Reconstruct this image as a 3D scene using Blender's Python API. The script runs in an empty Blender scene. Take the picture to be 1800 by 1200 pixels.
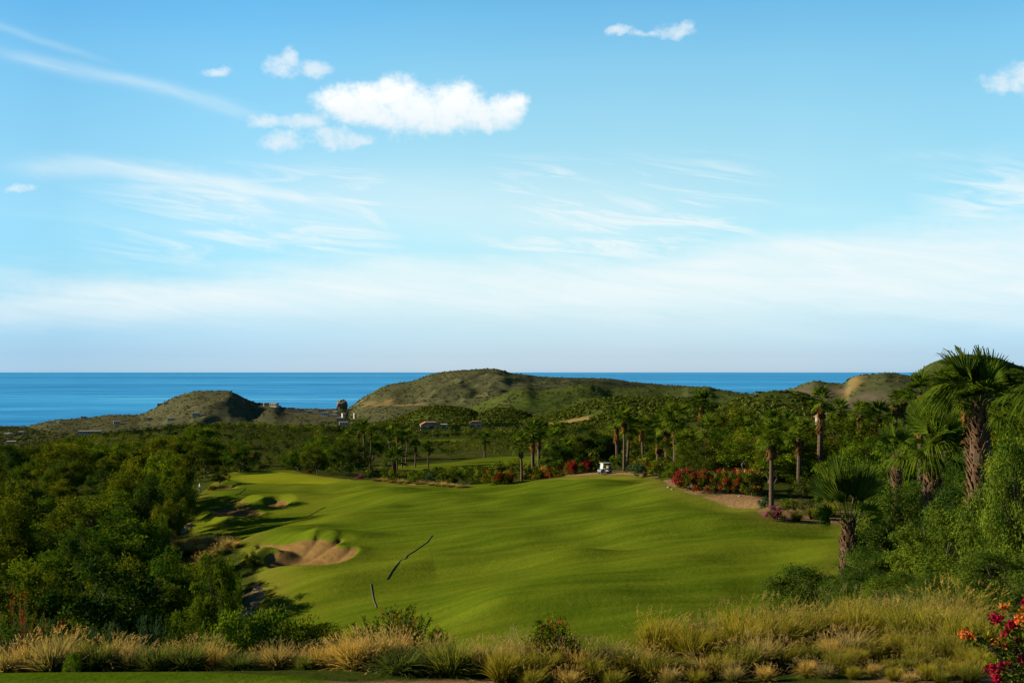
import bpy, math, random
import numpy as np
from mathutils import Vector, Matrix, Euler
random.seed(7); RNG = np.random.default_rng(7)
S = bpy.context.scene
COL = S.collection
F, CX, HY = 1750.0, 900.0, 654.0          # focal length in photo pixels, centre column, horizon row

# ------------------------------------------------------------------ camera
cam_d = bpy.data.cameras.new('camera'); cam = bpy.data.objects.new('camera', cam_d); COL.objects.link(cam)
cam.location = (0, 0, 0); cam.rotation_euler = (math.radians(90), 0, 0)
cam_d.sensor_width = 36.0; cam_d.lens = 35.0; cam_d.shift_y = 54.0 / 1800.0
cam_d.clip_start = 0.1; cam_d.clip_end = 900000
S.camera = cam
# ------------------------------------------------------------------ exposure, sun
S.view_settings.view_transform = 'Standard'; S.view_settings.look = 'None'
S.view_settings.gamma = 1; S.view_settings.exposure = 1.7
S.cycles.max_bounces = 6; S.cycles.diffuse_bounces = 3; S.cycles.glossy_bounces = 2; S.cycles.transmission_bounces = 3
S.cycles.use_fast_gi = False
S.cycles.sample_clamp_indirect = 4
SUN_AZ, SUN_EL = math.radians(-80), math.radians(18)
sv = Vector((math.sin(SUN_AZ) * math.cos(SUN_EL), math.cos(SUN_AZ) * math.cos(SUN_EL), math.sin(SUN_EL)))
sd = bpy.data.lights.new('sun', 'SUN'); sd.energy = 5.0; sd.angle = math.radians(0.5); sd.color = (1.0, 0.80, 0.52)
so = bpy.data.objects.new('sun', sd); COL.objects.link(so); so.rotation_euler = sv.to_track_quat('Z', 'Y').to_euler()
so.location = (-50, 0, 60)

# ------------------------------------------------------------------ node helper
class G:
    """tiny expression helper over a node tree"""
    def __init__(s, nt): s.nt = nt
    def node(s, t, **kw):
        n = s.nt.nodes.new(t)
        for k, v in kw.items(): setattr(n, k, v)
        return n
    def put(s, sock, v):
        if isinstance(v, X): s.nt.links.new(v.o, sock)
        elif hasattr(v, 'is_output'): s.nt.links.new(v, sock)
        else: sock.default_value = v
    def m(s, op, a, b=0.0, c=0.0, clamp=False):
        n = s.node('ShaderNodeMath', operation=op, use_clamp=clamp)
        for i, v in enumerate((a, b, c)): s.put(n.inputs[i], v)
        return X(s, n.outputs[0])
    def sstep(s, lo, hi, v):
        n = s.node('ShaderNodeMapRange', interpolation_type='SMOOTHSTEP')
        s.put(n.inputs['Value'], v); s.put(n.inputs['From Min'], lo); s.put(n.inputs['From Max'], hi)
        return X(s, n.outputs['Result'])
    def lin(s, lo, hi, v, a=0.0, b=1.0):
        n = s.node('ShaderNodeMapRange')
        for k, q in (('Value', v), ('From Min', lo), ('From Max', hi), ('To Min', a), ('To Max', b)): s.put(n.inputs[k], q)
        return X(s, n.outputs['Result'])
    def vec(s, x, y, z):
        n = s.node('ShaderNodeCombineXYZ')
        for i, v in enumerate((x, y, z)): s.put(n.inputs[i], v)
        return X(s, n.outputs[0])
    def noise(s, v, scale=1.0, detail=4.0, rough=0.55, dist=0.0):
        n = s.node('ShaderNodeTexNoise'); s.put(n.inputs['Vector'], v)
        n.inputs['Scale'].default_value = scale; n.inputs['Detail'].default_value = detail
        n.inputs['Roughness'].default_value = rough; n.inputs['Distortion'].default_value = dist
        return X(s, n.outputs['Fac'])
    def mix(s, f, a, b, blend='MIX'):
        n = s.node('ShaderNodeMix', data_type='RGBA', blend_type=blend)
        s.put(n.inputs[0], f); s.put(n.inputs[6], col4(a)); s.put(n.inputs[7], col4(b))
        return X(s, n.outputs[2])
    def attr(s, name):
        n = s.node('ShaderNodeAttribute', attribute_name=name); return X(s, n.outputs['Fac'])
    def ramp(s, f, stops, interp='LINEAR'):
        n = s.node('ShaderNodeValToRGB'); r = n.color_ramp; r.interpolation = interp
        while len(r.elements) < len(stops): r.elements.new(0.5)
        for e, (p, c) in zip(r.elements, stops): e.position = p; e.color = col4(c)
        s.put(n.inputs[0], f); return X(s, n.outputs[0])
def col4(c):
    if isinstance(c, tuple) and len(c) == 3: return (*c, 1.0)
    if isinstance(c, (int, float)): return (c, c, c, 1.0)
    return c
class X:
    def __init__(s, g, o): s.g, s.o = g, o
    def __add__(s, b): return s.g.m('ADD', s, b)
    __radd__ = __add__
    def __sub__(s, b): return s.g.m('SUBTRACT', s, b)
    def __rsub__(s, b): return s.g.m('SUBTRACT', b, s)
    def __mul__(s, b): return s.g.m('MULTIPLY', s, b)
    __rmul__ = __mul__
    def __truediv__(s, b): return s.g.m('DIVIDE', s, b)
    def max(s, b): return s.g.m('MAXIMUM', s, b)
    def min(s, b): return s.g.m('MINIMUM', s, b)
    def clamp(s): return s.g.m('ADD', s, 0.0, clamp=True)

def srgb(r, g, b):
    f = lambda c: (c / 255 / 12.92) if c <= 10 else ((c / 255 + .055) / 1.055) ** 2.4
    return (f(r), f(g), f(b))

# ------------------------------------------------------------------ world: daylight sky with clouds, by direction
W = bpy.data.worlds.new('World'); S.world = W; W.use_nodes = True
nt = W.node_tree; nt.nodes.clear(); g = G(nt)
tc = g.node('ShaderNodeTexCoord'); sep = g.node('ShaderNodeSeparateXYZ'); nt.links.new(tc.outputs['Generated'], sep.inputs[0])
dx, dy, dz = (X(g, sep.outputs[i]) for i in range(3))
yy = dy.max(0.08)
PX = dx / yy * F + CX                      # a direction's column and row, in degrees-like units
PY = HY - dz / yy * F
sky = g.node('ShaderNodeTexSky'); sky.sky_type = 'NISHITA'; sky.sun_disc = False
sky.sun_elevation = SUN_EL; sky.sun_rotation = SUN_AZ; sky.altitude = 120; sky.air_density = 1.0; sky.dust_density = 0.6; sky.ozone_density = 1.5
SKY_STRENGTH = 0.05
EL = g.m('ARCSINE', dz) * (180 / math.pi)
# how clear the air is at each height above the horizon (this sky's own colouring)
#TINT_BEGIN
TINT = [(-10, (1.1, 1.65, 3.1)), (0, (1.1, 1.65, 3.1)), (1, (.97, 1.38, 2.5)), (3, (1.04, 1.38, 1.95)), (5, (1.2, 1.60, 1.80)), (8, (1.5, 1.9, 1.84)), (11, (1.66, 2.05, 1.86)), (14, (1.6, 2.17, 1.97)),
        (17, (1.42, 2.2, 2.08)), (20, (1.05, 2.05, 2.15)), (25, (.5, 1.2, 1.5)), (32, (.25, .7, 1.0)), (50, (.12, .34, .55)), (90, (.09, .25, .42))]
AZT = [(-600, (.40, .54, .68)), (100, (.50, .63, .74)), (450, (.74, .82, .89)), (760, (.96, .945, .95)), (1100, (1.06, 1.01, 1.0)), (1400, (1.04, 1.02, 1.02)), (1700, (.90, .96, 1.0)), (2400, (.8, .9, 1))]
#TINT_END
tint = g.ramp(g.lin(-10, 90, EL), [((e + 10) / 100, tuple(q / 4 for q in c)) for e, c in TINT], 'LINEAR')
base = g.mix(1.0, g.mix(1.0, X(g, sky.outputs[0]), tint, 'MULTIPLY'), (2.95, 2.95, 2.95), 'MULTIPLY')
az = g.ramp(g.lin(-600, 2400, PX), [((q + 600) / 3000, c) for q, c in AZT]); base = g.mix(g.sstep(0, .2, dy), base, g.mix(1.0, base, az, 'MULTIPLY'))
def P(sx, sy, ox=0, oy=0, z=0.0): return g.vec((PX + ox) * sx, (PY + oy) * sy, z)
# --- cumulus
wob = (g.noise(P(1/60, 1/60), 1, 6, .62) - .5)
wob2 = (g.noise(P(1/60, 1/60, 900, 300), 1, 6, .62) - .5)
QX, QY = PX + wob * 46, PY + wob2 * 40
def blobs(lst):
    out = None
    for cx, cy, rx, ry in lst:
        ax, ay = (QX - cx) / rx, (QY - cy) / ry
        v = 1.0 - (ax * ax + ay * ay)
        out = v if out is None else g.m('SMOOTH_MAX', out, v, .35)
    return out
big = blobs([(600,178,58,30),(650,172,60,34),(690,172,58,42),(725,195,90,42),(770,200,110,38),(800,180,62,40),(850,205,66,26),(890,195,40,34),(905,180,24,22),(640,200,70,24)])
mid = blobs([(495,118,38,20),(512,105,20,22),(555,122,36,18),(385,128,28,12),(470,215,42,15),(535,216,60,17),(495,248,42,20),(600,248,62,17),(575,235,36,16),(640,250,26,12),
             (1185,55,40,16),(1205,48,20,14),(1090,55,24,8),(1130,60,30,8),(1770,148,48,22),(1800,135,55,30),(1830,150,60,30),(35,333,34,9)])
fine = g.noise(P(1/26, 1/22), 1, 5, .6) - .5
fine2 = g.noise(P(1/9, 1/8, 50, 0), 1, 4, .6) - .5
cum = g.sstep(-.35, 1.1, big + fine * 1.8 + fine2 * .3)
cum2 = g.sstep(-.2, 1.4, mid + fine * 2.4 + fine2 * .35) * .78
# --- high thin cloud
def curve(stops):                          # row of the streak as a function of the column
    return g.ramp(g.lin(-200, 2000, PX), [((x + 200) / 2200, y / 700) for x, y in stops], 'B_SPLINE') 
def sepv(c):
    n = g.node('ShaderNodeSeparateColor'); g.put(n.inputs[0], c); return X(g, n.outputs[0])
def streak(stops, wid, amp, gate):
    y = sepv(curve(stops)) * 700
    dd = (PY - y - wobs) / wid
    up = g.m('EXPONENT', dd * dd * -1.0)
    return up * gate * amp
wobs = (g.noise(P(1/240, 1/120), 1, 3, .5) - .5) * 40
wisp = g.noise(g.vec((PX + PY * .8) * (1/260), (PY - PX * .28) * (1/34), 0.0), 1, 6, .62, .6)
wispf = g.sstep(.30, .78, wisp)
c1 = streak([(-200, 60), (0, 92), (130, 120), (260, 152), (380, 185), (480, 205), (700, 240)], 12, .36, g.sstep(-60, 80, PX) * (1 - g.sstep(400, 500, PX))) * (wispf * .6 + .55)
c2 = streak([(-200, 300), (50, 292), (200, 296), (330, 312), (450, 335), (570, 352), (640, 372), (700, 410), (760, 440)], 17, .85, g.sstep(-40, 190, PX) * (1 - g.sstep(640, 720, PX))) * (wispf * .6 + .5)
c2b = streak([(-200, 330), (150, 325), (330, 345), (470, 365), (600, 385), (700, 420), (760, 440)], 42, .55, g.sstep(150, 420, PX) * (1 - g.sstep(620, 720, PX))) * (wispf * .8 + .3)
c3 = streak([(-200, 300), (800, 300), (980, 325), (1060, 345), (1130, 362), (1220, 372), (2000, 380)], 24, .7, g.sstep(940, 1040, PX) * (1 - g.sstep(1120, 1230, PX))) * (wispf + .1)
c4 = streak([(-200, 20), (0, 48), (90, 78), (180, 105), (260, 130)], 7, .16, (1 - g.sstep(90, 240, PX)))
c5 = streak([(-200, 275), (1400, 275), (1600, 272), (1800, 262), (2000, 262)], 9, .25, g.sstep(1520, 1640, PX) * (1 - g.sstep(1700, 1790, PX))) * (wispf + .2)
# --- pale bank above the horizon
lay = g.noise(g.vec(PX * (1/420), PY * (1/75) - PX * (1/2400), 3.0), 1, 6, .55, .3)
top = sepv(curve([(-200, 545), (0, 515), (200, 480), (500, 462), (800, 455), (1050, 440), (1250, 428), (1420, 420), (1600, 400), (1800, 372), (2000, 360)])) * 700
bank = g.sstep(-28, 46, PY - top + (lay - .5) * 120 + fine * 16) * (1 - g.sstep(505, 610, PY + (lay - .5) * 60)) * .82
veil = g.sstep(300, 470, PY) * g.sstep(.42, .75, lay) * .30 * (1 - g.sstep(520, 620, PY))
wis2 = g.noise(g.vec((PX + PY * 1.6) * (1/300), (PY - PX * .16) * (1/30), 7.0), 1, 6, .64, .8)
haze_w = g.sstep(.40, .66, wis2) * g.sstep(250, 340, PY) * (1 - g.sstep(430, 500, PY)) * (g.sstep(60, 420, PX) * (1 - g.sstep(640, 760, PX)) * .8 + g.sstep(720, 980, PX) * (1 - g.sstep(1230, 1420, PX)) * .9 + g.sstep(1560, 1750, PX) * .8) * .95
fog_w = g.m('EXPONENT', ((PX - 620) * (PX - 620) * (1/62000) + (PY - 355) * (PY - 355) * (1/3600)) * -1.0) * .34 + g.m('EXPONENT', ((PX - 1010) * (PX - 1010) * (1/60000) + (PY - 380) * (PY - 380) * (1/4200)) * -1.0) * .38
lowp = g.sstep(.56, .72, g.noise(g.vec(PX * (1/150), PY * (1/26), 9.0), 1, 5, .6)) * g.sstep(1250, 1500, PX) * g.sstep(510, 540, PY) * (1 - g.sstep(570, 600, PY)) * .18
thin = c1.max(c2).max(c2b).max(c3).max(c4).max(c5).max(bank * (wis2 * 1.2 + .38)).max(veil).max(haze_w).max(fog_w * (wis2 * .8 + .55)).clamp()
front = g.sstep(.05, .3, dy)
WH = 1.0 / 2 ** S.view_settings.exposure / SKY_STRENGTH
c_thin = (.86 * WH, .955 * WH, .975 * WH)
cc = g.mix(thin * front, base, c_thin)
cc = g.mix(lowp * front, cc, (.50 * WH, .66 * WH, .80 * WH))
cc = g.mix(cum2 * front, cc, (.84 * WH, .92 * WH, .97 * WH))
shade = g.sstep(150, 235, PY + fine * 40)
cc = g.mix(cum * front, cc, g.mix(shade * .75, (1.04 * WH, 1.05 * WH, 1.05 * WH), (.80 * WH, .90 * WH, .95 * WH)))
bg = g.node('ShaderNodeBackground'); g.put(bg.inputs[0], cc); bg.inputs[1].default_value = SKY_STRENGTH
ow = g.node('ShaderNodeOutputWorld'); nt.links.new(bg.outputs[0], ow.inputs[0])

# ------------------------------------------------------------------ object helpers
def tag(o, label=None, cat=None, group=None, kind=None):
    if label: o['label'] = label
    if cat: o['category'] = cat
    if group: o['group'] = group
    if kind or cat: o['kind'] = kind or 'thing'
    return o
def link(o, parent=None):
    COL.objects.link(o)
    if parent is not None: o.parent = parent
    return o
def empty(name, loc, rz=0.0, sc=1.0):
    o = bpy.data.objects.new(name, None); COL.objects.link(o)
    o.location = loc; o.rotation_euler = (0, 0, rz); o.scale = (sc, sc, sc) if not hasattr(sc, '__len__') else sc
    o.empty_display_size = .2
    return o
def mesh_np(name, V, faces_flat, nper, mat, smooth=False, attrs=None):
    """faces_flat (F, nper) index array"""
    me = bpy.data.meshes.new(name); V = np.asarray(V, np.float32).reshape(-1, 3); Fc = np.asarray(faces_flat, np.int32)
    me.vertices.add(len(V)); me.vertices.foreach_set('co', V.ravel())
    me.loops.add(Fc.size); me.loops.foreach_set('vertex_index', Fc.ravel())
    me.polygons.add(len(Fc)); me.polygons.foreach_set('loop_start', np.arange(0, Fc.size, nper, dtype=np.int32))
    me.polygons.foreach_set('use_smooth', np.full(len(Fc), smooth, bool))
    for k, a in (attrs or {}).items():
        at = me.attributes.new(k, 'FLOAT', 'POINT'); at.data.foreach_set('value', np.asarray(a, np.float32).ravel())
    me.update(calc_edges=True); me.validate(clean_customdata=False)
    if mat: me.materials.append(mat)
    return me
def quads_mesh(name, Q, mat, tone=None, smooth=False, t=None):
    Q = np.asarray(Q, np.float32).reshape(-1, 4, 3); n = len(Q)
    at = {}
    if tone is not None: at['tone'] = np.repeat(np.asarray(tone), 4)
    if t is not None: at['along'] = np.asarray(t).reshape(-1)
    return mesh_np(name, Q.reshape(-1, 3), np.arange(n * 4).reshape(-1, 4), 4, mat, smooth, at)
class MB:
    """collects simple solids, builds ONE mesh"""
    def __init__(s): s.v, s.f = [], []
    def add(s, v, f):
        k = len(s.v); s.v += [tuple(p) for p in v]; s.f += [tuple(i + k for i in q) for q in f]
    def box(s, c, d, rz=0.0, taper=1.0, rx=0.0):
        M = Matrix.Translation(c) @ Matrix.Rotation(rz, 4, 'Z') @ Matrix.Rotation(rx, 4, 'X')
        x, y, z = d[0] / 2, d[1] / 2, d[2] / 2; t = taper
        P_ = [(-x,-y,-z),(x,-y,-z),(x,y,-z),(-x,y,-z),(-x*t,-y*t,z),(x*t,-y*t,z),(x*t,y*t,z),(-x*t,y*t,z)]
        s.add([M @ Vector(p) for p in P_], [(0,3,2,1),(4,5,6,7),(0,1,5,4),(1,2,6,5),(2,3,7,6),(3,0,4,7)])
    def tube(s, pts, rad, n=7, cap=True):
        pts = [Vector(p) for p in pts]; rings = []
        for i, p in enumerate(pts):
            a = pts[min(i + 1, len(pts) - 1)] - pts[max(i - 1, 0)]
            a = a.normalized() if a.length > 1e-9 else Vector((0, 0, 1))
            u = a.cross(Vector((0, 0, 1)) if abs(a.z) < .95 else Vector((1, 0, 0))).normalized(); w = a.cross(u)
            r = rad[i] if hasattr(rad, '__len__') else rad
            rings.append([p + (u * math.cos(q) + w * math.sin(q)) * r for q in (2 * math.pi * k / n for k in range(n))])
        v = [p for r in rings for p in r]; f = []
        for i in range(len(pts) - 1):
            for k in range(n): f.append((i*n+k, i*n+(k+1) % n, (i+1)*n+(k+1) % n, (i+1)*n+k))
        if cap: f += [tuple(range(n - 1, -1, -1)), tuple(range((len(pts)-1)*n, len(pts)*n))]
        s.add(v, f)
    def prism(s, prof, y0, y1):
        n = len(prof); v = [(x, y0, z) for x, z in prof] + [(x, y1, z) for x, z in prof]
        f = [tuple(range(n)), tuple(range(2*n-1, n-1, -1))] + [(i, n+i, n+(i+1) % n, (i+1) % n) for i in range(n)]
        s.add(v, f)
    def mesh(s, name, mat, smooth=False, bevel=0):
        me = bpy.data.meshes.new(name); me.from_pydata(s.v, [], s.f)
        import bmesh
        bm = bmesh.new(); bm.from_mesh(me)
        if bevel: bmesh.ops.bevel(bm, geom=bm.edges[:], offset=bevel, segments=2, affect='EDGES', clamp_overlap=True)
        bmesh.ops.recalc_face_normals(bm, faces=bm.faces); bm.to_mesh(me); bm.free()
        if mat: me.materials.append(mat)
        if smooth: me.polygons.foreach_set('use_smooth', np.ones(len(me.polygons), bool))
        return me
    def build(s, name, mat, parent=None, **k):
        return link(bpy.data.objects.new(name, s.mesh(name, mat, **k)), parent)
def obj(name, me, parent=None): return link(bpy.data.objects.new(name, me), parent)
def copy_tree(o, parent=None):
    c = o.copy(); COL.objects.link(c); c.parent = parent
    for ch in o.children: copy_tree(ch, c)
    return c

# ------------------------------------------------------------------ materials
def new_mat(name):
    m = bpy.data.materials.new(name); m.use_nodes = True; m.node_tree.nodes.clear()
    return m, G(m.node_tree)
def out(g, sh):
    o = g.node('ShaderNodeOutputMaterial'); g.nt.links.new(sh, o.inputs[0])
def plain(name, c, rough=.6, var=.12, scale=6.0, metal=0.0, spec=.4):
    m, g = new_mat(name); tcn = g.node('ShaderNodeTexCoord')
    n = g.noise(X(g, tcn.outputs['Object']), scale, 5)
    p = g.node('ShaderNodeBsdfPrincipled')
    lo = tuple(q * (1 - var) for q in c); hi = tuple(min(1, q * (1 + var)) for q in c)
    g.put(p.inputs['Base Color'], g.mix(n, lo, hi)); p.inputs['Roughness'].default_value = rough
    p.inputs['Metallic'].default_value = metal; p.inputs['Specular IOR Level'].default_value = spec
    out(g, p.outputs[0]); return m
def leafy(name, dark, light, transl=.35, along=None, gloss=.0, hue=.25):
    m, g = new_mat(name)
    tone = g.attr('tone')
    oi = g.node('ShaderNodeObjectInfo'); rnd = X(g, oi.outputs['Random'])
    c = g.mix(tone, dark, light)
    if along is not None:                     # blades dry out towards their tips
        t = g.attr('along'); c = g.mix(g.sstep(.25, .95, t + (tone - .5) * .5), c, along)
    k = g.mix(rnd, (1 - hue * 1.7, 1 - hue * 1.2, 1 - hue * .4), (1 + hue * .9, 1 + hue * .7, 1 - hue * .2))
    c = g.mix(1.0, c, k, 'MULTIPLY')
    d = g.node('ShaderNodeBsdfDiffuse'); t_ = g.node('ShaderNodeBsdfTranslucent')
    g.put(d.inputs[0], c); g.put(t_.inputs[0], g.mix(1.0, c, (1.25, 1.15, .6), 'MULTIPLY'))
    mx = g.node('ShaderNodeMixShader'); mx.inputs[0].default_value = transl
    g.nt.links.new(d.outputs[0], mx.inputs[1]); g.nt.links.new(t_.outputs[0], mx.inputs[2])
    sh = mx.outputs[0]
    if gloss:
        gl = g.node('ShaderNodeBsdfGlossy'); gl.inputs['Roughness'].default_value = .45; gl.inputs[0].default_value = (.8, .9, .8, 1)
        m2 = g.node('ShaderNodeMixShader'); m2.inputs[0].default_value = gloss
        g.nt.links.new(sh, m2.inputs[1]); g.nt.links.new(gl.outputs[0], m2.inputs[2]); sh = m2.outputs[0]
    out(g, sh); return m
M = {}
M['leaf'] = leafy('leaf_green', (.009, .023, .003), (.090, .106, .007), .34)
M['leaf_dark'] = leafy('leaf_dark_green', (.006, .020, .004), (.044, .074, .009), .30)
M['leaf_bright'] = leafy('leaf_bright_green', (.012, .036, .004), (.088, .128, .008), .36)
M['leaf_far'] = leafy('leaf_far', (.008, .021, .004), (.118, .130, .011), .16)
M['scrub'] = leafy('scrub', (.022, .034, .007), (.056, .068, .009), .2)
M['olive'] = leafy('olive_scrub', (.034, .041, .018), (.052, .058, .025), .3)
M['feather'] = leafy('feathery_leaf', (.011, .034, .006), (.088, .128, .015), .40)
M['lush'] = leafy('lush_leaf', (.024, .055, .005), (.085, .135, .010), .36)
M['grey_leaf'] = leafy('grey_green_leaf', (.014, .034, .014), (.045, .080, .030), .25)
M['palm'] = leafy('palm_leaf', (.014, .036, .004), (.076, .112, .011), .46)
M['palm_young'] = leafy('young_palm_leaf', (.022, .050, .007), (.100, .135, .018), .50)
M['deadpalm'] = leafy('dead_palm_leaf', (.035, .019, .008), (.12, .065, .024), .2)
M['grass_blade'] = leafy('fountain_grass_blade', (.030, .046, .007), (.120, .118, .020), .40, along=(.34, .245, .085))
M['gold_blade'] = leafy('golden_grass_blade', (.026, .024, .004), (.090, .085, .012), .40, along=(.175, .165, .022))
M['green_blade'] = leafy('green_grass_blade', (.018, .042, .006), (.060, .095, .014), .36, along=(.12, .135, .03))
M['seed_gold'] = leafy('golden_seed_head', (.15, .115, .032), (.28, .22, .075), .42)
M['seed'] = leafy('grass_seed_head', (.20, .13, .060), (.38, .28, .145), .42)
M['crimson'] = leafy('crimson_bract', (.10, .002, .014), (.30, .009, .045), .35, hue=.1)
M['scarlet'] = leafy('scarlet_bract', (.10, .004, .010), (.27, .013, .026), .35, hue=.1)
M['red'] = leafy('red_bract', (.11, .005, .006), (.28, .020, .016), .35, hue=.15)
M['orange'] = leafy('orange_bract', (.26, .05, .008), (.50, .18, .045), .35, hue=.1)
M['purple'] = leafy('purple_bract', (.10, .006, .06), (.24, .015, .15), .35, hue=.1)
M['bark'] = plain('bark', (.050, .036, .024), .9, .5, 9)
M['palm_bark'] = plain('palm_bark', (.034, .020, .010), .9, .45, 14)
M['boot'] = plain('palm_leaf_base', (.050, .024, .008), .85, .5, 8)
M['rock'] = plain('rock', (.15, .125, .095), .9, .4, 2.5)
M['searock'] = plain('sea_rock', (.075, .064, .040), .95, .35, .2)
M['white_wall'] = plain('white_wall', (.22, .205, .17), .8, .1, .5)
M['cream_wall'] = plain('cream_wall', (.21, .18, .125), .8, .12, .5)
M['grey_wall'] = plain('grey_wall', (.15, .15, .145), .8, .12, .5)
M['tile_roof'] = plain('tile_roof', (.17, .065, .038), .85, .2, 3)
M['flat_roof'] = plain('flat_roof', (.22, .20, .17), .85, .1, 1)
M['window'] = plain('window_glass', (.03, .035, .045), .15, .1, 1, spec=.6)
M['cart_white'] = plain('cart_roof_white', (.22, .22, .215), .35, .04, 2)
M['cart_body'] = plain('cart_body_paint', (.07, .09, .12), .3, .06, 2)
M['black'] = plain('black_rubber', (.025, .025, .026), .75, .2, 5)
M['steel'] = plain('steel', (.55, .55, .56), .35, .08, 5, metal=.8)
M['seat_vinyl'] = plain('cart_seat_vinyl', (.07, .06, .05), .6, .1, 5)
M['hose'] = plain('dark_drain_edge', (.016, .022, .010), .9, .3, 3)
M['skin'] = plain('skin', (.42, .26, .18), .6, .08, 8)
M['shirt'] = plain('blue_shirt', (.22, .36, .62), .8, .1, 8)
M['trousers'] = plain('dark_trousers', (.03, .04, .07), .8, .1, 8)
M['hair'] = plain('dark_hair', (.02, .015, .01), .7, .1, 8)
M['white'] = plain('white_paint', (.8, .8, .78), .5, .04, 4)
def glass_mat():
    m, g = new_mat('windshield'); p = g.node('ShaderNodeBsdfPrincipled'); p.inputs['Base Color'].default_value = (.75, .85, .9, 1)
    p.inputs['Transmission Weight'].default_value = .75; p.inputs['Roughness'].default_value = .05; out(g, p.outputs[0]); return m
M['glass'] = glass_mat()

# ------------------------------------------------------------------ terrain heights
def pchip(x, y, xq):
    x = np.asarray(x, float); y = np.asarray(y, float); h = np.diff(x)
    shp = (-1,) + (1,) * (y.ndim - 1); hh = h.reshape(shp); dl = np.diff(y, axis=0) / hh
    m = np.zeros_like(y); w1 = 2 * hh[1:] + hh[:-1]; w2 = hh[1:] + 2 * hh[:-1]
    ok = dl[1:] * dl[:-1] > 0
    with np.errstate(divide='ignore', invalid='ignore'):
        mm = (w1 + w2) / (w1 / dl[:-1] + w2 / dl[1:])
    m[1:-1] = np.where(ok, mm, 0); m[0] = dl[0]; m[-1] = dl[-1]
    xq = np.clip(xq, x[0], x[-1]); i = np.clip(np.searchsorted(x, xq, 'right') - 1, 0, len(x) - 2)
    t = ((xq - x[i]) / h[i]).reshape((-1,) + (1,) * (y.ndim - 1)); hi = h[i].reshape(t.shape)
    return ((2*t**3-3*t**2+1)*y[i] + (t**3-2*t**2+t)*hi*m[i] + (-2*t**3+3*t**2)*y[i+1] + (t**3-t**2)*hi*m[i+1])
COLS = [-300, 0, 200, 400, 550, 700, 900, 1050, 1250, 1450, 1600, 1800, 2100]
TAB = [
 (1.5, [2.2]*13), (6, [3.2]*13), (11, [4.15]*13),
 (15, [4.7,4.68,4.65,4.62,4.62,4.65,4.70,4.70,4.65,4.5,4.4,4.3,4.3]),
 (18, [5.6,5.5,5.4,5.4,5.4,5.4,5.4,5.3,5.1,4.9,4.8,4.7,4.7]),
 (22, [7.5,7.3,7.1,7.0,7.0,7.0,7.0,6.8,6.3,5.9,5.7,5.5,5.5]),
 (30, [11.5,11.0,10.8,10.6,10.6,10.6,10.5,10.0,9.0,7.7,7.3,7.0,7.0]),
 (40, [14.5,13.8,13.6,13.8,14.0,14.0,13.8,13.0,11.8,9.8,8.8,8.4,8.4]),
 (50, [16.2,15.6,15.4,15.6,15.6,15.3,14.9,14.3,13.6,12.0,10.2,9.6,9.6]),
 (60, [17.6,17.0,16.7,16.5,16.1,15.3,14.4,13.9,13.5,13.0,11.6,10.8,10.8]),
 (80, [19.6,19.0,18.6,18.0,16.6,15.9,14.8,13.9,13.0,12.7,12.4,11.6,11.4]),
 (100,[21.5,20.8,20.3,18.8,16.5,15.9,15.0,13.9,12.5,12.5,12.5,12.0,12.0]),
 (130,[24.0,23.2,22.5,20.5,19.2,17.6,16.4,14.5,13.3,12.9,12.5,12.3,12.3]),
 (165,[26.5,25.5,24.5,21.6,20.5,19.3,18.0,15.9,14.5,13.5,13.0,12.8,12.8]),
 (200,[29.0,27.5,26.0,22.9,22.0,21.5,21.0,19.5,17.0,14.5,13.5,13.3,13.3]),
 (235,[31.5,29.5,27.8,23.8,23.4,25.0,24.5,22.5,19.5,15.6,14.3,13.9,13.9]),
 (270,[33.5,31.5,29.8,28.0,28.0,27.5,26.5,24.0,21.0,16.5,15.0,14.5,14.5]),
 (320,[37.0,35.0,33.0,31.0,30.5,29.5,27.5,26.0,23.0,18.0,16.0,15.5,15.5]),
 (480,[46.0,44.0,38.5,34.5,35.0,34.5,33.0,31.0,27.0,22.5,19.0,18.0,18.0]),
 (600,[53.0,50.0,39.5,33.8,36.0,39.0,38.0,36.0,31.0,26.0,22.0,20.0,20.0]),
 (800,[70.0,66.0,58.0,52.0,50.0,46.0,44.0,42.0,38.0,32.0,27.0,25.0,25.0]),
 (1100,[92.0,86.0,82.0,78.0,72.0,60.0,56.0,54.0,48.0,42.0,36.0,32.0,32.0]),
 (1600,[115.0,111.0,108.0,104.0,92.0,80.0,75.0,72.0,66.0,60.0,50.0,45.0,45.0]),
 (2200,[127.0,124.0,120.0,112.0,90.0,92.0,92.0,90.0,85.0,80.0,70.0,65.0,65.0]),
 (2600,[140.0,140.0,138.0,134.0,130.0,126.0,120.0,118.0,118.0,118.0,118.0,118.0,118.0]),
 (3200,[150.0]*13), (6000,[170.0]*13)]
SEA = -130.0
_ld = np.log([r[0] for r in TAB]); _tab = np.array([r[1] for r in TAB], float)
_LQ = np.linspace(_ld[0], _ld[-1], 1600); _t1 = pchip(_ld, _tab, _LQ)
_PQ = np.linspace(-300, 2100, 241); _t2 = pchip(COLS, _t1.T, _PQ).T        # (1600, 241)
def base_h(px, d):
    l = np.clip((np.log(np.maximum(d, 1.5)) - _LQ[0]) / (_LQ[1] - _LQ[0]), 0, len(_LQ) - 1.001)
    c = np.clip((px + 300) / 10.0, 0, 239.999)
    i, j = l.astype(int), c.astype(int); a, b = l - i, c - j
    return -((_t2[i, j]*(1-b) + _t2[i, j+1]*b)*(1-a) + (_t2[i+1, j]*(1-b) + _t2[i+1, j+1]*b)*a)
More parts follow.
